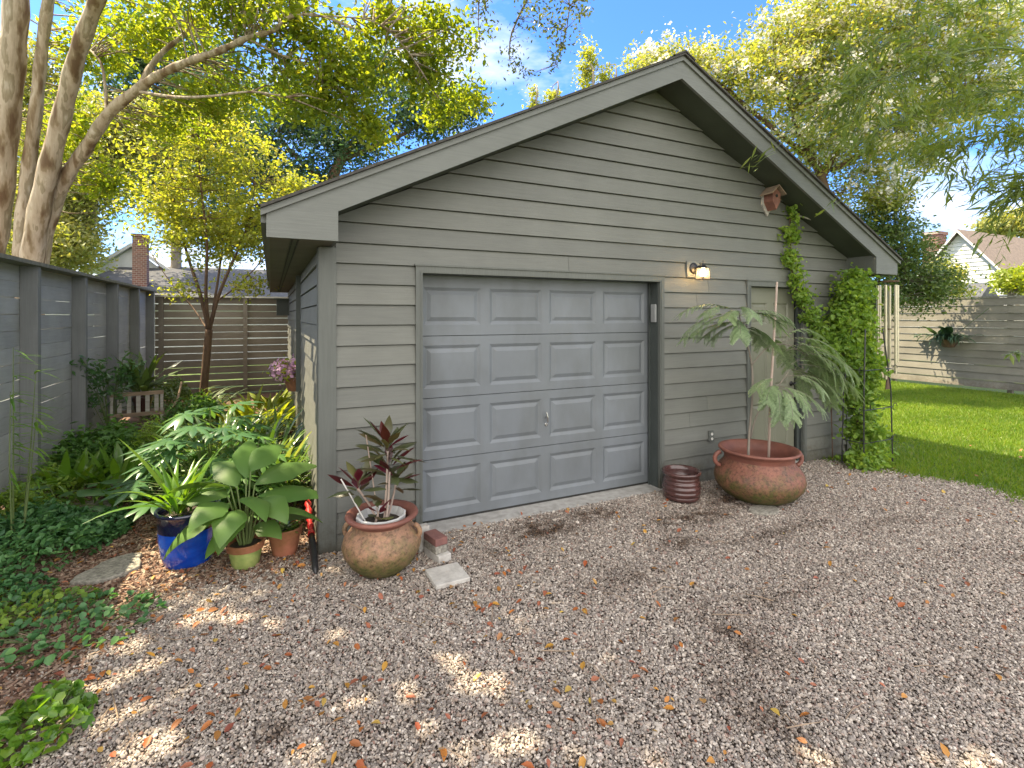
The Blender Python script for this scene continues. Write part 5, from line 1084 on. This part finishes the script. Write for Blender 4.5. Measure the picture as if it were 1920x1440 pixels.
px_limb([(262, 168, D - .2), (280, 130, D - .1), (305, 98, D), (345, 64, D + .1), (380, 20, D + .2)], 0.05, 0.02, 10)
px_limb([(200, 215, D), (198, 170, D + .1), (190, 120, D + .1), (170, 95, D + .2)], 0.025, 0.012, 8)
px_limb([(262, 172, D - .2), (330, 182, D - .5), (400, 180, D - .7), (470, 172, D - .9), (540, 182, D - 1)], 0.022, 0.010, 8)
px_limb([(470, 75, D - .7), (520, 100, D - .6), (570, 118, D - .6), (600, 135, D - .6)], 0.018, 0.008, 8)
px_limb([(600, 30, D - 1), (700, 40, D - 1), (760, 90, D - 1), (800, 150, D - 1)], 0.009, 0.004, 6)
ell = [(P(170, 80, 7.4), (.55, .5, .6)), (P(130, 260, 7.8), (.5, .4, .8)), (P(200, 350, 7.8), (.4, .4, .4)), (P(300, 50, 7.2), (.8, .6, .5)), (P(430, 20, 6.4), (.8, .6, .35)), (P(560, 50, 6.2), (.7, .5, .45)), (P(660, 130, 6.2), (.55, .5, .5)), (P(600, 190, 6.4), (.5, .5, .4)),
       (P(740, 50, 6.2), (.6, .5, .45)), (P(790, 130, 6.2), (.45, .4, .45)), (P(520, 150, 7.0), (.7, .5, .45)), (P(400, 190, 7.3), (.7, .5, .35)), (P(330, 230, 7.6), (.5, .5, .3)), (P(840, 60, 6.4), (.35, .3, .35)), (P(700, 230, 6.6), (.35, .35, .4)), (P(830, 200, 6.8), (.3, .3, .35)), (P(420, -60, 6.4), (1.2, .8, .35)), (P(880, 180, 7.0), (.22, .25, .3))]
C_, o = crown('crown', ell, 760, 28, 0.14, 0.075, M['lf_myrtle'], cm, asp=0.52, up=0.3, shell=0.05)
twigs(tk, skel, C_, 0.008, 0.45); tk.build('trunk', M['peel'], cm, smooth=True)

# big oak whose boughs roof the drive (trunk stands left of and behind the viewpoint)
oa = thing('live_oak', 'large oak whose leafy boughs hang in at the top edge, against the blue sky', 'tree')
tk = MB(); skel = []
def w_limb(pts_, r0, r1, n=10):
    q = smooth_path(pts_, 4); k_ = len(q); tk.tube(q, [r0 + (r1 - r0) * (i / (k_ - 1)) for i in range(k_)], n); skel.extend(q)
w_limb([(-6.5, -4.5, 0), (-6.3, -4.3, 2.5), (-5.8, -3.8, 4.6), (-4.8, -3.0, 6.2)], 0.42, 0.26, 14)
w_limb([(-4.8, -3.0, 6.2), (-3.2, -1.6, 7.1), (-1.5, -0.2, 7.6), (0.5, 0.9, 7.6), (2.2, 2.2, 7.4)], 0.20, 0.05)
w_limb([(-4.8, -3.0, 6.2), (-3.0, -3.0, 7.1), (-0.8, -2.8, 7.5), (1.6, -2.6, 7.5), (3.2, -2.2, 7.5)], 0.18, 0.05)
w_limb([(-4.8, -3.0, 6.2), (-4.6, -0.5, 7.3), (-4.0, 1.6, 7.8), (-3.0, 3.2, 7.9)], 0.17, 0.06)
w_limb([(0.5, 0.9, 7.6), (1.6, 2.0, 7.35), (2.3, 2.6, 7.0), (2.6, 2.9, 6.5)], 0.05, 0.015, 6)
ell = []
for (x, y, z, rx, ry) in [(-3.8, 0.8, 7.4, 1.4, 1.3), (-1.6, 2.0, 7.6, 1.1, 0.9), (-3.2, -0.8, 7.2, 1.3, 1.2), (-1.9, 0.6, 7.5, 1.3, 1.1), (-1.4, -1.0, 7.4, 1.3, 1.1), (0.0, 0.2, 7.6, 1.2, 1.0), (0.2, -1.4, 7.5, 1.3, 1.1), (1.6, -0.2, 7.6, 1.3, 1.0), (1.9, -1.7, 7.5, 1.3, 1.1), (3.3, -0.7, 7.6, 1.2, 1.1), (0.9, 1.3, 7.9, 1.0, 0.8), (-0.4, 1.7, 7.9, 1.1, 0.8), (3.4, -2.2, 7.6, 1.1, 1.0), (-2.6, -2.2, 7.2, 1.2, 1.0)]:
    ell.append(((x, y, z), (rx, ry, 0.55)))
ell += [((x, y, z), (1.3, 1.1, 0.45)) for x, y, z in [(0.6, 0.9, 7.4), (1.8, 0.9, 7.5), (-0.4, -0.6, 7.4), (0.2, 0.4, 7.2), (3.2, 0.6, 7.5), (-1.2, 0.6, 7.2), (-2.0, -0.6, 7.3), (1.2, -1.2, 7.2), (2.6, -0.2, 7.2), (-3.9, 1.5, 7.3), (-4.3, 0.6, 7.2), (-3.6, 0.4, 7.1), (-3.3, 1.2, 7.3), (-2.9, 0.2, 7.2), (2.4, 0.6, 7.7), (0.9, -0.6, 7.3), (2.6, -1.2, 7.3), (4.3, -1.2, 7.6), (4.2, 0.0, 7.7), (4.6, -2.6, 7.6), (1.4, 0.3, 7.3)]]
C1, P1 = clump_points(ell, 2600, 34, 0.19, 0.05)
# chinks in the boughs that let the sun through onto the near gravel
def ground_at(px, py):
    q = P(px, py, 1.0) - CAM; return (CAM + q * (-CAM[2] / q[2]))[:2]
chinks = []
for (px_, py_, rr_) in [(380, 1165, .085), (450, 1160, .075), (255, 1215, .05), (300, 1245, .08), (625, 1190, .085), (185, 1290, .06), (250, 1345, .07), (270, 1400, .10), (240, 1430, .08), (340, 1300, .03), (865, 1250, .05), (880, 1285, .11), (925, 1300, .07), (700, 1310, .05), (760, 1300, .06), (640, 1330, .045), (800, 1370, .06), (870, 1395, .07), (960, 1410, .08), (1080, 1425, .05), (1240, 1432, .05), (1520, 1430, .06), (1700, 1425, .08), (1840, 1432, .07), (400, 1420, .05), (560, 1425, .06), (100, 1370, .05), (370, 1150, .04), (520, 1175, .05), (830, 1240, .04), (1150, 1235, .03)]:
    gx_, gy_ = ground_at(px_, py_)
    for q_ in range(3): chinks.append((gx_ + rng.normal(0, rr_ * 0.6), gy_ + rng.normal(0, rr_ * 0.35), rr_ * rng.uniform(0.4, 0.8)))
def let_sun(pts_):
    gx_ = pts_[:, 0] - sdir.x / sdir.z * pts_[:, 2]; gy_ = pts_[:, 1] - sdir.y / sdir.z * pts_[:, 2]; k_ = np.ones(len(pts_), bool)
    for (cx, cy, rr_) in chinks: k_ &= ((gx_ - cx) ** 2 + (gy_ - cy) ** 2) > (rr_ + 0.035) ** 2
    return pts_[k_]
P1 = let_sun(P1)
hang = [(P(900, -40, 7.2), (.5, .4, .35)), (P(905, 50, 7.2), (.16, .2, .4)), (P(960, 90, 7.1), (.14, .2, .35)), (P(1010, 30, 7.0), (.35, .3, .35)), (P(1060, 60, 7.0), (.25, .25, .3)), (P(1040, 110, 7.0), (.12, .15, .3)), (P(1085, 10, 7.0), (.2, .25, .3)), (P(860, 110, 7.2), (.2, .2, .3)), (P(990, 135, 7.0), (.1, .1, .15))]
C2, P2 = clump_points(hang, 130, 12, 0.075, 0.05)
V, F = leaf_arrays(P1, 0.13, 0.6, 0.6); V2, F2 = leaf_arrays(P2, 0.06, 0.45, 0.2)
np_mesh('crown', np.concatenate([V, V2]), np.concatenate([F, F2 + len(V)]), M['lf_oak'], oa)
w_limb([(2.2, 2.2, 7.4), P(1000, -60, 7.1), P(960, 60, 7.1), P(955, 110, 7.1)], 0.03, 0.005, 5); w_limb([(2.2, 2.2, 7.4), P(1060, -30, 7.0), P(1045, 120, 7.0)], 0.02, 0.004, 5); w_limb([P(1000, -60, 7.1), P(905, -20, 7.2), P(900, 90, 7.2)], 0.02, 0.004, 5)
twigs(tk, skel, C1, 0.010, 0.25); twigs(tk, skel, C2, 0.004, 0.6); tk.build('trunk', M['bark_grey'], oa, smooth=True)

def px_tree(name, label, limbs, ells, ncl, per, spread, size, leaf, bark='bark_grey', asp=0.5, twr=0.006, twf=0.5, shell=0.2, up=0.3, extra=None):
    T = thing(name, label, 'tree'); tk_ = MB(); sk = []
    for pp_, r0, r1 in limbs:
        pts_ = smooth_path([np.array(q) if len(q) == 3 and q[2] < 0 else P(*q) for q in pp_], 4) if False else smooth_path([np.array(q[1:]) if q[0] == 'w' else P(*q) for q in pp_], 4)
        k_ = len(pts_); tk_.tube(pts_, [r0 + (r1 - r0) * i / (k_ - 1) for i in range(k_)], 8); sk += pts_
    C_, _ = crown('crown', ells, int(ncl * 1.5), int(per * 1.5), spread * 1.1, size * 1.18, M[leaf], T, asp=asp, up=up, shell=shell)
    twigs(tk_, sk, C_, twr, twf); tk_.build('trunk', M[bark], T, smooth=True)
    if extra: extra(T, C_)
    return T
# slim young tree inside the yard
dt = 9.2
px_tree('young_tree', 'slim young tree with yellow-green leaves in front of the back fence', [
    ([('w', -1.55, 6.75, 0.0), (381, 740, dt), (388, 660, dt), (392, 618, dt)], 0.075, 0.06),
    ([(392, 620, dt), (375, 550, dt), (352, 480, dt), (332, 400, dt), (318, 320, dt)], 0.04, 0.008), ([(392, 620, dt), (386, 550, dt - .2), (388, 460, dt - .4), (378, 360, dt - .5), (370, 260, dt - .5)], 0.035, 0.008),
    ([(392, 620, dt), (408, 560, dt), (432, 500, dt), (462, 430, dt), (478, 350, dt)], 0.04, 0.008), ([(405, 565, dt), (440, 540, dt), (490, 490, dt), (530, 430, dt)], 0.018, 0.005), ([(390, 620, dt), (360, 575, dt + .3), (320, 530, dt + .3), (280, 470, dt + .4)], 0.018, 0.005), ([(400, 580, dt), (415, 480, dt + .4), (425, 380, dt + .5), (420, 270, dt + .5)], 0.025, 0.006)],
    [(P(400, 330, dt), (1.45, 1.1, 1.25)), (P(320, 400, dt), (.7, .8, .65)), (P(500, 430, dt), (.75, .8, .7)), (P(400, 450, dt), (1.0, .8, .7)), (P(380, 230, dt), (.9, .8, .55)), (P(560, 350, dt), (.45, .5, .4)), (P(340, 540, dt - .3), (.3, .3, .15)), (P(470, 540, dt), (.4, .3, .2))],
    440, 16, 0.12, 0.062, 'lf_young', 'bark_brown', twf=0.6, shell=0.05)
# background trees, left to right
px_tree('background_tree', 'pale olive leafy tree beyond the left fence, between the tan stems and the young tree', [([('w', -6.5, 9.5, 0), (150, 450, 13), (180, 330, 13), (230, 250, 13)], 0.16, 0.04)],
        [(P(150, 300, 13), (1.3, 1.2, 1.5)), (P(80, 420, 12.5), (1.3, 1, 1.2)), (P(250, 250, 13.5), (1.3, 1, 1.0)), (P(110, 460, 12), (.8, 1, .7)), (P(60, 200, 14), (1.2, 1, 2))], 760, 22, 0.20, 0.10, 'lf_pale', shell=0.1)
px_tree('background_tree', 'dark blue-green oak rising behind the left roof slope', [([('w', 1.0, 15.5, 0), (600, 420, 17), (640, 300, 17), (700, 230, 17)], 0.3, 0.08), ([(620, 350, 17), (560, 300, 17), (520, 250, 17)], 0.1, 0.03), ([(640, 300, 17), (760, 250, 17), (830, 200, 17)], 0.1, 0.02)],
        [(P(650, 260, 17), (1.6, 1.2, 1.3)), (P(780, 210, 17), (1.4, 1.2, 1.1)), (P(560, 210, 17), (1.5, 1.2, 1.1)), (P(700, 130, 17.5), (1.7, 1.2, .9)), (P(860, 200, 17), (.9, .9, .8)), (P(480, 300, 17), (1.3, 1.2, 1.3)), (P(580, 350, 17), (1.2, 1, .8)), (P(400, 200, 18), (1.6, 1.3, 1.2)), (P(290, 330, 18), (1.6, 1.2, 1.6)), (P(440, 420, 18), (1.6, 1.2, 1.2))], 1050, 20, 0.26, 0.12, 'lf_dark', 'bark_brown', shell=0.1)
px_tree('background_tree', 'slender tree with upright leafy tips showing above the left roof slope', [([('w', 8.0, 16, 0), (1095, 230, 17), (1098, 100, 17)], 0.1, 0.01), ([('w', 8.0, 16, 0), (1000, 230, 17), (997, 170, 17)], 0.06, 0.01), ([('w', 8.0, 16, 0), (1035, 220, 17), (1037, 160, 17)], 0.06, 0.01), ([('w', 8.0, 16, 0), (1135, 200, 17), (1137, 120, 17)], 0.06, 0.01)],
        [(P(1100, 140, 17), (.28, .3, .9)), (P(1098, 95, 17), (.1, .1, .35)), (P(998, 190, 17), (.16, .2, .42)), (P(1036, 185, 17), (.3, .2, .35)), (P(1135, 145, 17), (.18, .2, .45)), (P(1070, 200, 17), (.4, .3, .3))], 60, 22, 0.12, 0.10, 'lf_young', shell=0.05)
def blossoms(T, C_):
    idx = rng.choice(len(C_), 700, replace=False); pos = (C_[idx][:, None, :] + rng.normal(0, 0.085, (700, 30, 3)) + np.array([-0.05, -0.12, .12])).reshape(-1, 3)
    V, F = leaf_arrays(pos, 0.075, 0.8, 0.3); np_mesh('blossoms', V, F, M['petal_white'], T)
px_tree('blossoming_tree', 'large crape myrtle with white flower clusters filling the sky behind the right roof slope', [
    ([('w', 9.6, 5.2, 0), (1540, 420, 12), (1500, 250, 12), (1450, 120, 12)], 0.16, 0.04), ([(1530, 350, 12), (1620, 200, 12), (1700, 80, 12), (1800, 20, 12)], 0.1, 0.03), ([(1520, 300, 12), (1400, 200, 12), (1340, 150, 12), (1260, 120, 12)], 0.07, 0.015), ([(1560, 320, 12), (1700, 240, 12), (1780, 200, 12)], 0.07, 0.02)],
    [(P(1480, 150, 12), (1.9, 1.2, 1.3)), (P(1620, 120, 12), (1.9, 1.2, 1.3)), (P(1350, 140, 12), (1.2, 1, .8)), (P(1250, 130, 12.5), (.9, .8, .6)), (P(1560, 260, 12), (1.6, 1.2, 1.2)), (P(1750, 90, 12), (1.6, 1.2, 1.1)), (P(1690, 220, 12), (1.3, 1, 1)), (P(1600, 30, 12), (1.7, 1.2, .8)), (P(1500, 60, 12), (1.3, 1, .7)), (P(1640, 350, 12), (.9, .9, .8)), (P(1720, -40, 12), (2.0, 1.2, .7)), (P(1200, 115, 13), (.4, .4, .35)), (P(1860, 60, 12), (.9, .9, .9)), (P(1800, 190, 12.5), (1.1, .9, .8)), (P(1880, 170, 13), (.9, .9, .8)), (P(1720, 300, 12.5), (.6, .6, .5))],
    1350, 21, 0.19, 0.085, 'lf_right', 'bark_brown', shell=0.1, extra=blossoms)
px_tree('evergreen_shrub', 'dark bushy evergreen below the blossoming tree, beside the right eave corner', [([('w', 12.2, 4.6, 0), (1680, 560, 12.5), (1690, 450, 12.5)], 0.08, 0.03)],
    [(P(1680, 470, 12.5), (1.1, .9, .9)), (P(1720, 530, 12.5), (1.1, .9, .75)), (P(1630, 560, 12.3), (.7, .7, .7)), (P(1650, 400, 12.5), (.7, .7, .7)), (P(1750, 545, 12.5), (.45, .5, .35)), (P(1600, 470, 12.5), (.6, .6, .6))], 420, 24, 0.15, 0.07, 'lf_bush', shell=0.1)
px_tree('lime_shrub', 'yellow-green leafy shrub showing over the far fence below the brown roof', [([('w', 19.5, 1.2, 0), (1895, 560, 17)], 0.06, 0.03)], [(P(1905, 528, 17), (.55, .6, .42)), (P(1960, 520, 17), (.6, .7, .5))], 110, 22, 0.14, 0.10, 'lf_lime', shell=0.1)
px_tree('lime_shrub', 'yellow-green leafy shrub over the far fence next to the evergreen', [([('w', 15.9 + 1.2, 5.0, 0), (1770, 560, 15.5)], 0.06, 0.03)], [(P(1770, 520, 16.4), (.5, .5, .6)), (P(1790, 545, 16.4), (.3, .4, .3))], 60, 22, 0.13, 0.09, 'lf_right', shell=0.1)
px_tree('distant_tree', 'olive-green tree crown rising behind the brown-roofed house', [([('w', 34, 8, 0), (1890, 450, 30)], 0.25, 0.1)], [(P(1900, 420, 30), (2, 1.5, .9)), (P(1870, 430, 30), (1.2, 1, .6)), (P(1980, 410, 30), (2, 1.5, 1))], 130, 24, 0.3, 0.2, 'lf_pale', shell=0.1)
for i, (a, b_, d, rx, rz, lab, lf) in enumerate([(-10, 330, 20, 3, 3.2, 'tall leafy tree at the far left edge beyond the fence', 'lf_pale'), (330, 150, 24, 4, 3.5, 'tall dark tree far behind the young tree', 'lf_dark')]):
    px_tree('distant_tree', lab, [([('w', *(P(a, b_, d) * np.array([1, 1, 0]))), (a, b_, d)], 0.3, 0.1)], [(P(a, b_, d), (rx, 2, rz)), (P(a + 40, b_ + 120, d), (rx * .9, 2, rz * .8))], 420, 24, 0.4, 0.20, lf, shell=0.1)

# bamboo leaning in from the right
bb = thing('bamboo', 'arching bamboo with long drooping narrow leaves reaching in from the right edge', 'bamboo')
tk = MB(); k_b = []; dirs = []
base_b = [(6.9, -3.3, 0), (7.1, -3.0, 0), (7.3, -3.5, 0), (7.5, -2.8, 0), (6.8, -3.7, 0)]
culms = [[(2250, 330, 5.4), (2050, 150, 5.2), (1880, 90, 5.0), (1740, 120, 4.9), (1640, 160, 4.9), (1590, 190, 4.9)], [(2250, 400, 5.6), (2080, 230, 5.4), (1930, 170, 5.3), (1780, 190, 5.2), (1640, 250, 5.2)],
         [(2200, 430, 5.2), (2060, 300, 5.0), (1950, 250, 4.9), (1860, 250, 4.8), (1780, 270, 4.8)], [(2230, 300, 5.8), (2080, 60, 5.6), (1900, -10, 5.5), (1750, 40, 5.4), (1600, 110, 5.4)], [(2150, 500, 4.6), (2030, 380, 4.6), (1960, 330, 4.5), (1920, 350, 4.5)]]
for bse, cpx in zip(base_b, culms):
    pts_ = smooth_path([np.array(bse)] + [np.array(bse) * .5 + P(*cpx[0]) * .5 + np.array([0.2, 0, .3])] + [P(*q) for q in cpx], 5); n_ = len(pts_)
    tk.tube(pts_, [0.02 * (1 - i / n_) + 0.003 for i in range(n_)], 7)
    for i in range(int(n_ * 0.42), n_):
        for q in range(4):
            p0 = pts_[i] + rng.normal(0, 0.03, 3); dd = pts_[i] - pts_[i - 1]; dd /= np.linalg.norm(dd)
            e_ = dd * rng.uniform(0.1, 0.5) + rng.normal(0, 0.22, 3) + np.array([0, 0, -0.12]); p1 = p0 + e_; mid = (p0 + p1) / 2 + np.array([0, 0, 0.06])
            tk.tube([p0, mid, p1], [0.004, 0.003, 0.0015], 4, cap=False)
            for w_ in range(15):
                t_ = rng.uniform(0.25, 1.05); pb = p0 * (1 - t_) ** 2 + 2 * mid * t_ * (1 - t_) + p1 * t_ ** 2; k_b.append(pb + rng.normal(0, 0.03, 3)); dirs.append(e_ / np.linalg.norm(e_) * 0.7 + np.array([0, 0, -0.55]))
pos = np.array(k_b); dirs = np.array(dirs)
V, F = leaf_arrays(pos, 0.15, 0.14, 0.2, dirs=dirs); np_mesh('leaves', V, F, M['lf_bamboo'], bb); tk.build('culms', M['stem_green'], bb, smooth=True)
# a single sprig low at the right edge
sg = thing('leafy_sprig', 'short leafy twig poking in at the right edge before the far fence', 'plant', tuple(P(1990, 720, 5.0) * np.array([1, 1, 0]))); o0 = P(1990, 720, 5.0) * np.array([1, 1, 0])
tk = MB(); e0 = P(1895, 665, 5.0) - o0; tk.tube([(0, 0, 0), tuple(np.array([0, 0, 1.1])), tuple(e0 + np.array([.15, 0, .04])), tuple(e0)], [0.008, 0.006, 0.004, 0.002], 5); k = MB()
for i in range(9): k.blade(tuple(e0 + np.array([rng.uniform(0, .2), 0, rng.uniform(0, .03)])), rng.uniform(2.2, 4.4), rng.uniform(-0.6, 0.3), 0.14, 0.035, 0.6, 5, 0.4, 0.2)
k.build('leaves', M['lf_bamboo'], sg); tk.build('stem', M['stem_green'], sg)

# ------------------------------------------------------------------ houses beyond
M['clap_white'] = simple('white_clapboard', (0.52, 0.54, 0.55), (0.44, 0.46, 0.47), 3, 0.7)
M['roof_brown'] = simple('brown_shingles', (0.17, 0.13, 0.11), (0.10, 0.08, 0.07), 9, 0.95, bscale=40, bstr=0.5)
M['roof_grey'] = simple('grey_shingles', (0.085, 0.09, 0.10), (0.05, 0.052, 0.06), 9, 0.95, bscale=40, bstr=0.5)
m, t, b, o = newmat('chimney_brick'); br = N(t, 'ShaderNodeTexBrick'); br.inputs['Color1'].default_value = (0.20, 0.09, 0.07, 1); br.inputs['Color2'].default_value = (0.13, 0.065, 0.055, 1); br.inputs['Mortar'].default_value = (0.3, 0.27, 0.24, 1); br.inputs['Scale'].default_value = 3.2
tcn = N(t, 'ShaderNodeTexCoord'); mpn = N(t, 'ShaderNodeMapping'); mpn.inputs['Rotation'].default_value = (math.pi / 2, 0, 0); t.links.new(tcn.outputs['Object'], mpn.inputs['Vector']); t.links.new(mpn.outputs['Vector'], br.inputs['Vector']); t.links.new(br.outputs['Color'], b.inputs['Base Color']); b.inputs['Roughness'].default_value = 0.9; M['chim'] = m
# right house: gable end towards the garage, brown roof running to the right
hr = thing('white_house', 'white clapboard house with a brown shingled roof beyond the far fence', 'house')
gy = 22.0
a_top = P(1800, 430, gy)
hx, hy, hz = a_top
k = MB()
gx0 = hx; # gable wall faces -x (towards the garage)
half = 3.3; zb = hz - 4.2
for j in range(34):
    z0 = zb - 1.4 + j * 0.18; z1 = z0 + 0.18; w0 = half if z0 < zb else half * max(0.02, (hz - 0.15 - z0) / (hz - zb)); w1 = half if z1 < zb else half * max(0.01, (hz - 0.15 - z1) / (hz - zb))
    if z0 > hz - 0.2: break
    k.add([(gx0 - 0.03, hy - w0, z0), (gx0 - 0.03, hy + w0, z0), (gx0, hy + w1, z1), (gx0, hy - w1, z1), (gx0, hy - w0, z0), (gx0, hy + w0, z0)], [(0, 3, 2, 1), (4, 0, 1, 5)])
k.box(gx0, gx0 + 9, hy - half, hy + half, 0, zb)
k.build('wall', M['clap_white'], hr)
k = MB()
for s_ in (-1, 1):
    e_ = half + 0.3; ze = hz - (hz - zb) * e_ / half
    q = [(gx0 - 0.25, hy, hz), (gx0 + 9.3, hy, hz), (gx0 + 9.3, hy + s_ * e_, ze), (gx0 - 0.25, hy + s_ * e_, ze)]; q2 = [(x, y, z - 0.12) for x, y, z in q]
    k.add(q + q2, [(0, 1, 2, 3), (4, 7, 6, 5), (0, 3, 7, 4), (3, 2, 6, 7), (1, 5, 6, 2)])
k.build('roof', M['roof_brown'], hr)
k = MB()
for s_ in (-1, 1):
    e_ = half + 0.3; ze = hz - (hz - zb) * e_ / half
    k.add([(gx0 - 0.27, hy, hz - 0.02), (gx0 - 0.27, hy + s_ * e_, ze - 0.02), (gx0 - 0.27, hy + s_ * e_, ze - 0.14), (gx0 - 0.27, hy, hz - 0.14), (gx0 - 0.24, hy, hz - 0.02), (gx0 - 0.24, hy + s_ * e_, ze - 0.02), (gx0 - 0.24, hy + s_ * e_, ze - 0.14), (gx0 - 0.24, hy, hz - 0.14)], [(0, 1, 2, 3), (7, 6, 5, 4), (3, 2, 6, 7), (0, 4, 5, 1)])
k.build('rake_trim', M['clap_white'], hr)
c_ = P(1752, 446, gy + 1.5); k = MB(); k.box(c_[0] - 0.38, c_[0] + 0.38, c_[1] - 0.3, c_[1] + 0.3, 0, c_[2] + 0.1); k.box(c_[0] - 0.43, c_[0] + 0.43, c_[1] - 0.35, c_[1] + 0.35, c_[2] + 0.1, c_[2] + 0.25); k.build('chimney', M['chim'], hr)
c_ = P(1830, 575, gy - 1.6); k = MB(); k.prism([(-2.0, 0), (1.2, 0), (-0.4, 1.25)], 'y', -0.6, 0.6); lo_ = k.build('lower_roof', M['roof_grey'], hr); lo_.location = (c_[0] - 0.0, c_[1], c_[2] - 0.35)
k = MB(); k.box(-1.8, 1.0, -0.5, 0.5, -c_[2] + 0.35, 0.0); q_ = k.build('lower_wall', M['clap_white'], hr); q_.location = lo_.location
# left house behind the back fence
hl = thing('grey_roof_house', 'white gabled house with dark grey roof and brick chimney behind the back fence', 'house')
g0 = P(248, 470, 23); k = MB(); hw = 1.3
k.prism([(-hw, -1.0), (hw, -1.0), (0, 0.15)], 'y', 0, 0.2); q_ = k.build('gable', M['clap_white'], hl); q_.location = g0
k = MB()
for s_ in (-1, 1): k.prism([(0, 0.17), (s_ * (hw + 0.25), -1.05), (s_ * (hw + 0.25), -0.88), (0, 0.33)][::s_], 'y', -0.25, 4.0)
q_ = k.build('gable_roof', M['clap_white'], hl); q_.location = g0
k = MB(); z_ = P(300, 500, 21)[2]
A_ = P(205, 505, 21); B_ = P(420, 505, 21); ez = 2.05
k.add([(A_[0] - 1.5, A_[1] - 3.5, ez + .35), (B_[0] + 3, A_[1] - 3.5, ez + .35), (B_[0] + 3, A_[1] + 2.5, z_ + .3), (A_[0], A_[1] + 2.5, z_ + .3), (A_[0] - 1.5, A_[1] - 3.5, ez + .2), (B_[0] + 3, A_[1] - 3.5, ez + .2), (B_[0] + 3, A_[1] + 2.5, z_), (A_[0], A_[1] + 2.5, z_)], [(0, 1, 2, 3), (4, 7, 6, 5), (0, 4, 5, 1), (3, 2, 6, 7), (0, 3, 7, 4), (1, 5, 6, 2)])
k.build('roof', M['roof_grey'], hl)
k = MB(); k.box(A_[0] - 1.5, B_[0] + 3, A_[1] - 3.6, A_[1] - 3.51, ez + .12, ez + .36); k.box(A_[0] - 1.62, A_[0] - 1.505, A_[1] - 3.6, A_[1] + 2.5, ez + .12, ez + .36); k.build('eave_trim', M['clap_white'], hl)
k = MB(); k.box(A_[0] - 1.2, B_[0] + 2.8, A_[1] - 3.1, A_[1] + 2.4, 0, ez + .2); k.build('wall', M['clap_white'], hl)
c_ = P(264, 440, 20.5); k = MB(); k.box(c_[0] - 0.24, c_[0] + 0.24, c_[1] - 0.22, c_[1] + 0.22, 0, c_[2]-0.1); k.box(c_[0] - 0.28, c_[0] + 0.28, c_[1] - 0.27, c_[1] + 0.27, c_[2]-0.1, c_[2]); k.build('chimney', M['chim'], hl)
